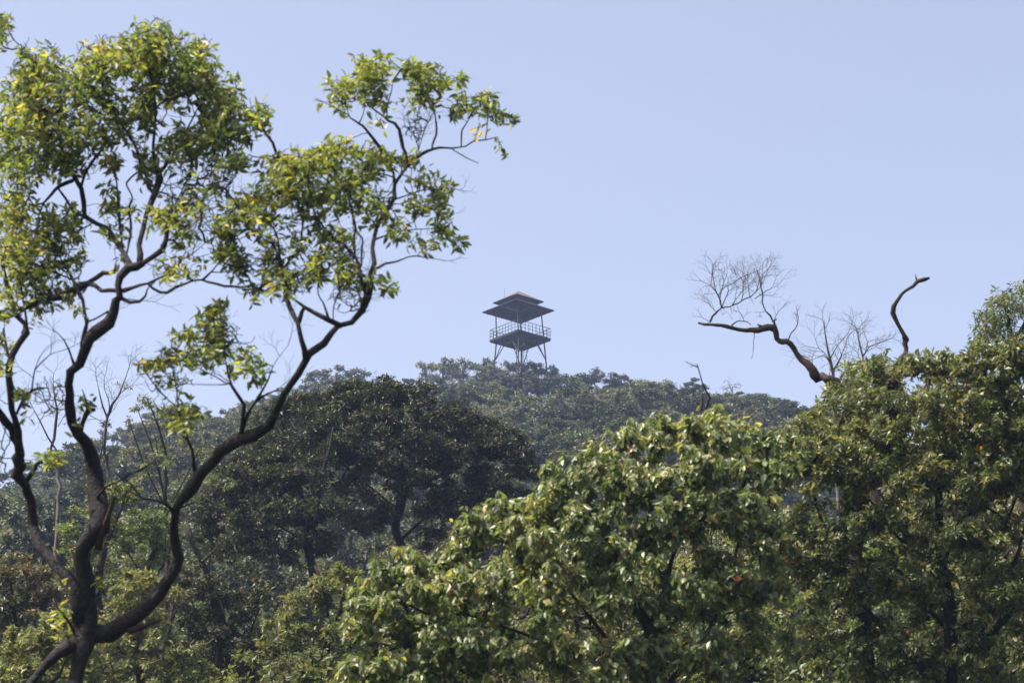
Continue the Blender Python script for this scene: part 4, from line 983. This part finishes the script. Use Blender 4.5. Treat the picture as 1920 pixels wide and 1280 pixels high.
def put_top(kind, px, py, y, width_px, label, idx=None, rz=None, group=None):
    """stand a tree at distance y so that its crown top reaches the traced outline; size from its crown width"""
    d = y / math.cos(PITCH) * 1.0
    for _ in range(6):                       # find the depth whose world y is the wanted one
        p = P(px, py, d); d *= y / p[1]
    p = P(px, py, d)
    r_, t_ = KIND[kind][idx or 0]
    h = max(2.5, p[2] - float(ground(p[0], p[1])))
    return put(kind, float(p[0]), float(p[1]), width_px * d / FPX / (5.0 if kind != 'grove' else 4.3), label, group, rz, h / t_, idx or 0)

# skyline trees one can tell apart
put_top('olive', 626, 690, 322, 112, "flat-topped grey tree on the ridge, left of the bare trees", 0, .4)
put_top('dark', 1300, 706, 322, 66, "round dark tree on the skyline behind the bare forked stick", 0, 1.0)
put_top('dark', 1118, 690, 330, 84, "dark tree on the skyline, first one right of the tower's legs", 1, 2.0)
put_top('dark', 1160, 694, 326, 74, "dark bushy skyline tree, second one right of the tower", 0, 3.0)
put_top('green', 1056, 684, 330, 84, "green skyline tree touching the tower's right leg from below", 0, .5)
put_top('grey', 1215, 718, 326, 74, "low grey-green skyline tree, between the dark bushy one and the round dark one", 0, .9)
put_top('grey', 1250, 735, 320, 66, "lowest grey skyline tree, just left of the round dark one", 0, 2.4)
put_top('green', 1395, 736, 318, 104, "olive green rounded tree on the skyline, below the small bare tree", 1, 1.3)
put_top('dark', 1472, 744, 316, 74, "small dark flat tree at the right end of the skyline", 1, .2)
put_top('green', 1530, 762, 312, 84, "last green skyline tree, partly hidden behind the dead limb's foot", 0, 4)
put_top('bare', 1372, 704, 322, 62, "small bare tree on the skyline at the right, above the olive green crown", 0, 1)
put_top('bare', 706, 688, 330, 34, "slender bare tree on the skyline, first right of the flat-topped tree", 0, 2)
put_top('bare', 590, 694, 330, 40, "small bare tree at the left foot of the flat-topped grey tree", 0, 3)
put_top('bare', 738, 694, 333, 34, "small bare tree on the skyline, between the slender bare one and the grove", 0, 5)
put_top('grey', 760, 712, 322, 90, "grey bush on the skyline below the grove's left end", 0, 4.4)
put_top('grey', 680, 708, 322, 80, "grey bush on the skyline right of the flat-topped tree", 0, 5.4)
for px, py, wd, ix, lb in [(800, 672, 62, 1, "leftmost of the thin grey grove trees left of the tower, leaning left"),
                           (838, 665, 74, 0, "tallest thin grey grove tree left of the tower"),
                           (872, 668, 70, 1, "third thin grey grove tree from the left, close to the tower"),
                           (905, 666, 80, 0, "thin grey grove tree directly left of the tower's legs"),
                           (945, 669, 76, 0, "thin grey tree in front of the tower's left leg"),
                           (985, 671, 80, 1, "thin grey tree in front of the tower's middle legs"),
                           (1020, 674, 74, 0, "thin grey tree in front of the tower's right leg")]:
    put_top('grove', px, py, 331 - (px > 930) * 4, wd, lb, ix, px * .1)
put_top('dark', 930, 699, 326, 80, "dark bush at the foot of the thin grey grove, below the tower", 1, 1.1)
put_top('green', 985, 696, 324, 84, "dark bush right below the tower's legs", 0, 1.9)
put_top('green', 880, 722, 322, 84, "green bush below the thin grey grove", 1, 1.2)
for px, py, k_, ix, lb in [(957, 700, 'dark', 0, "dark bush between the tower's left and middle legs"), (1012, 698, 'green', 1, "green bush between the tower's middle and right legs"),
                            (902, 704, 'green', 0, "green bush under the grove tree directly left of the tower"), (1036, 700, 'dark', 1, "dark bush at the tower's right leg"),
                            (855, 712, 'grey', 0, "grey bush under the tallest grove tree")]:
    put_top(k_, px, py, 325, 84, lb, ix, px * .3)
put_top('green', 825, 728, 320, 80, "green bush at the left foot of the grove", 0, 3.2)
for px, py, wd, k, lb in [(345, 752, 78, 'green', "tallest rounded tree on the left shoulder of the hill"), (300, 766, 80, 'grey', "grey-green tree on the left shoulder, behind the airy tree"),
                          (262, 788, 84, 'grey', "grey tree on the left shoulder, behind the drooping tuft"), (222, 800, 84, 'grey', "grey twiggy tree right of the middle stem on the skyline"),
                          (395, 775, 70, 'dark', "dark tree in the dip of the left skyline"), (425, 778, 60, 'grey', "grey tree in the dip of the left skyline"),
                          (452, 748, 80, 'green', "rounded tree on the left skyline, behind the twiggy side shoot"), (500, 738, 90, 'grey', "grey skyline tree behind the crooked tree's right limb"),
                          (130, 842, 88, 'green', "green skyline tree left of the middle stem"), (80, 868, 84, 'green', "green skyline tree between the left and middle stems"),
                          (30, 884, 84, 'grey', "pale skyline tree behind the left stem"), (-20, 905, 90, 'green', "skyline tree cut by the left edge of the picture"), (180, 818, 80, 'green', "green skyline tree directly behind the middle stem"),
                          (548, 728, 84, 'green', "green skyline tree just left of the flat-topped tree")]:
    put_top(k, px, py, 300 + .03 * px, wd, lb, 0, px * .2)

# the wooded slope below the skyline
NB = 0
ZN = {'green': "mid-green", 'dark': "dark green", 'grey': "grey-green", 'olive': "flat-topped olive"}
yy = 178.0
while yy < 322:
    hw = yy * .195 + 6
    xx = -hw
    while xx < hw:
        x = xx + rng.normal() * 1.2; y = yy + rng.normal() * 1.8
        xx += 4.3 + yy * .003
        z = float(ground(x, y)); px, py, d = project(np.array([x, y, z + 5.5]))
        if px < -60 or py > 1075: continue
        lim = np.interp(px, [0, 200, 400, 450, 640, 1000, 1060, 1200, 1300, 1420, 1500, 1560], [1070, 1060, 1020, 1000, 960, 960, 900, 850, 815, 860, 830, 790])
        if py > lim or px > 1570: continue
        sky_y = np.interp(px, [-50, 30, 130, 340, 410, 560, 700, 780, 1040, 1150, 1300, 1500, 1600], [925, 905, 865, 780, 800, 735, 720, 738, 738, 722, 745, 775, 790])
        if py < sky_y - 22: continue
        k = rng.choice(['green', 'dark', 'grey', 'olive'], p=[.42, .24, .24, .10])
        side = "left" if px < 420 else ("middle" if px < 800 else "right")
        where = {"left": "on the hazy slope at the left, behind the crooked tree", "middle": "on the slope behind the dark spreading trees",
                 "right": "on the slope below the tower"}[side]
        put(k, x, y, .95 + .35 * rng.random(), f"{ZN[k]} tree {where}", f"{ZN[k]} trees {where}", sz=.72 + .3 * rng.random())
        NB += 1
    yy += 8.2
open("/tmp/cnt","w").write(f"NB {NB}\n")

# nearer wooded ground behind the dark trees and behind the right-hand thicket
NU = 0
yy = 94.0
while yy < 172:
    hw = yy * .19 + 3
    xx = -hw
    while xx < hw:
        x = xx + rng.normal() * .9; y = yy + rng.normal() * 2
        xx += 5.2
        z = float(ground(x, y)); px, py, d = project(np.array([x, y, z + 5.4]))
        lim0 = np.interp(px, [-50, 100, 200, 330, 420, 500, 620, 900, 1000, 1100], [905, 885, 862, 880, 890, 900, 880, 860, 900, 930])
        if py < lim0 or py > 1330 or px > 1180 or px < -60: continue
        k = rng.choice(['green', 'dark', 'grey'], p=[.40, .45, .15])
        put(k, x, y, .8 + .3 * rng.random(), f"{ZN[k]} tree at the hill's foot, seen through gaps behind the dark spreading trees", f"{ZN[k]} trees at the hill's foot", sz=.75 + .25 * rng.random())
        NU += 1
    yy += 9
open("/tmp/cnt","a").write(f"NU {NU}\n")

# shaded trees between the right-hand trees and the slope
NV = 0
for yy in (47., 55., 64., 74., 86.):
    hw = yy * .19 + 2
    xx = -hw
    while xx < hw:
        x = xx + rng.normal() * .5; y = yy + rng.normal() * 1.2
        xx += 4.0
        z = float(ground(x, y)); h = None
        top_py = np.interp(960 + x / y * FPX * .95, [-100, 150, 400, 560, 640, 760, 900, 1050, 1250, 1450, 1600, 1900], [1180, 1170, 1150, 1150, 1140, 1110, 1070, 960, 900, 880, 830, 715]) + 25 + 40 * rng.random()
        d = y / math.cos(PITCH)
        for _ in range(6): pz = P(960 + x / d * FPX, top_py, d); d *= y / pz[1]
        hgt = pz[2] - z
        if 960 + x / d * FPX < 380 and yy < 60: continue
        i_ = int(rng.integers(2))
        put('under', x, y, .8 + .25 * rng.random(), "shaded glossy tree deep behind the right-hand trees" if i_ == 0 else "green understory tree deep behind the nearer thicket",
            "shaded understory trees behind the thicket", sz=float(np.clip(hgt / 6.5, .6, 2.2)), idx=i_)
        NV += 1
open("/tmp/cnt","a").write(f"NV {NV}\n")

# undergrowth covering the whole slope
n = 26000
yv = 40 + 285 * rng.random(n) ** .8; xv = (rng.random(n) * 2 - 1) * (yv * .2 + 6)
pz = np.stack([xv, yv, ground(xv, yv) + .05 + .25 * rng.random(n)], -1)
V, F, tt = leaves(pz, norm(rng.normal(size=(n, 3)) * .5 + [0, 0, 1]), nl=5, L=.36, wr=.55, spread=(20, 90), droop=.1, tone=np.clip(rng.normal(size=n) * .25 + .4, 0, 1), tmpl=T_FAR, along=.5)
gc = link_mesh("undergrowth", V, F, LM['hill_dark'], tone=tt, smooth=False); gc["kind"] = "stuff"

# ------------------------------------------------------------------ haze
hz = bpy.data.materials.new("haze_air"); hz.use_nodes = True
t = hz.node_tree; t.nodes.clear()
pv = node(t, "ShaderNodeVolumePrincipled")
HAZE_D = .00029
pv.inputs["Color"].default_value = (.46, .62, 1.0, 1)
pv.inputs["Density"].default_value = HAZE_D
pv.inputs["Anisotropy"].default_value = .3
ho = node(t, "ShaderNodeOutputMaterial"); t.links.new(pv.outputs[0], ho.inputs["Volume"])
zlo = float(GZ.min()) - 1.0
x0, x1, y0, y1, z1 = -175, 175, -36, 476, 130.0
V = np.array([[x, y, z] for z in (zlo, z1) for y in (y0, y1) for x in (x0, x1)], float)
F = np.array([[0, 2, 3, 1], [4, 5, 7, 6], [0, 1, 5, 4], [2, 6, 7, 3], [0, 4, 6, 2], [1, 3, 7, 5]])
h = link_mesh("haze", V, F, hz, smooth=False); h["kind"] = "stuff"
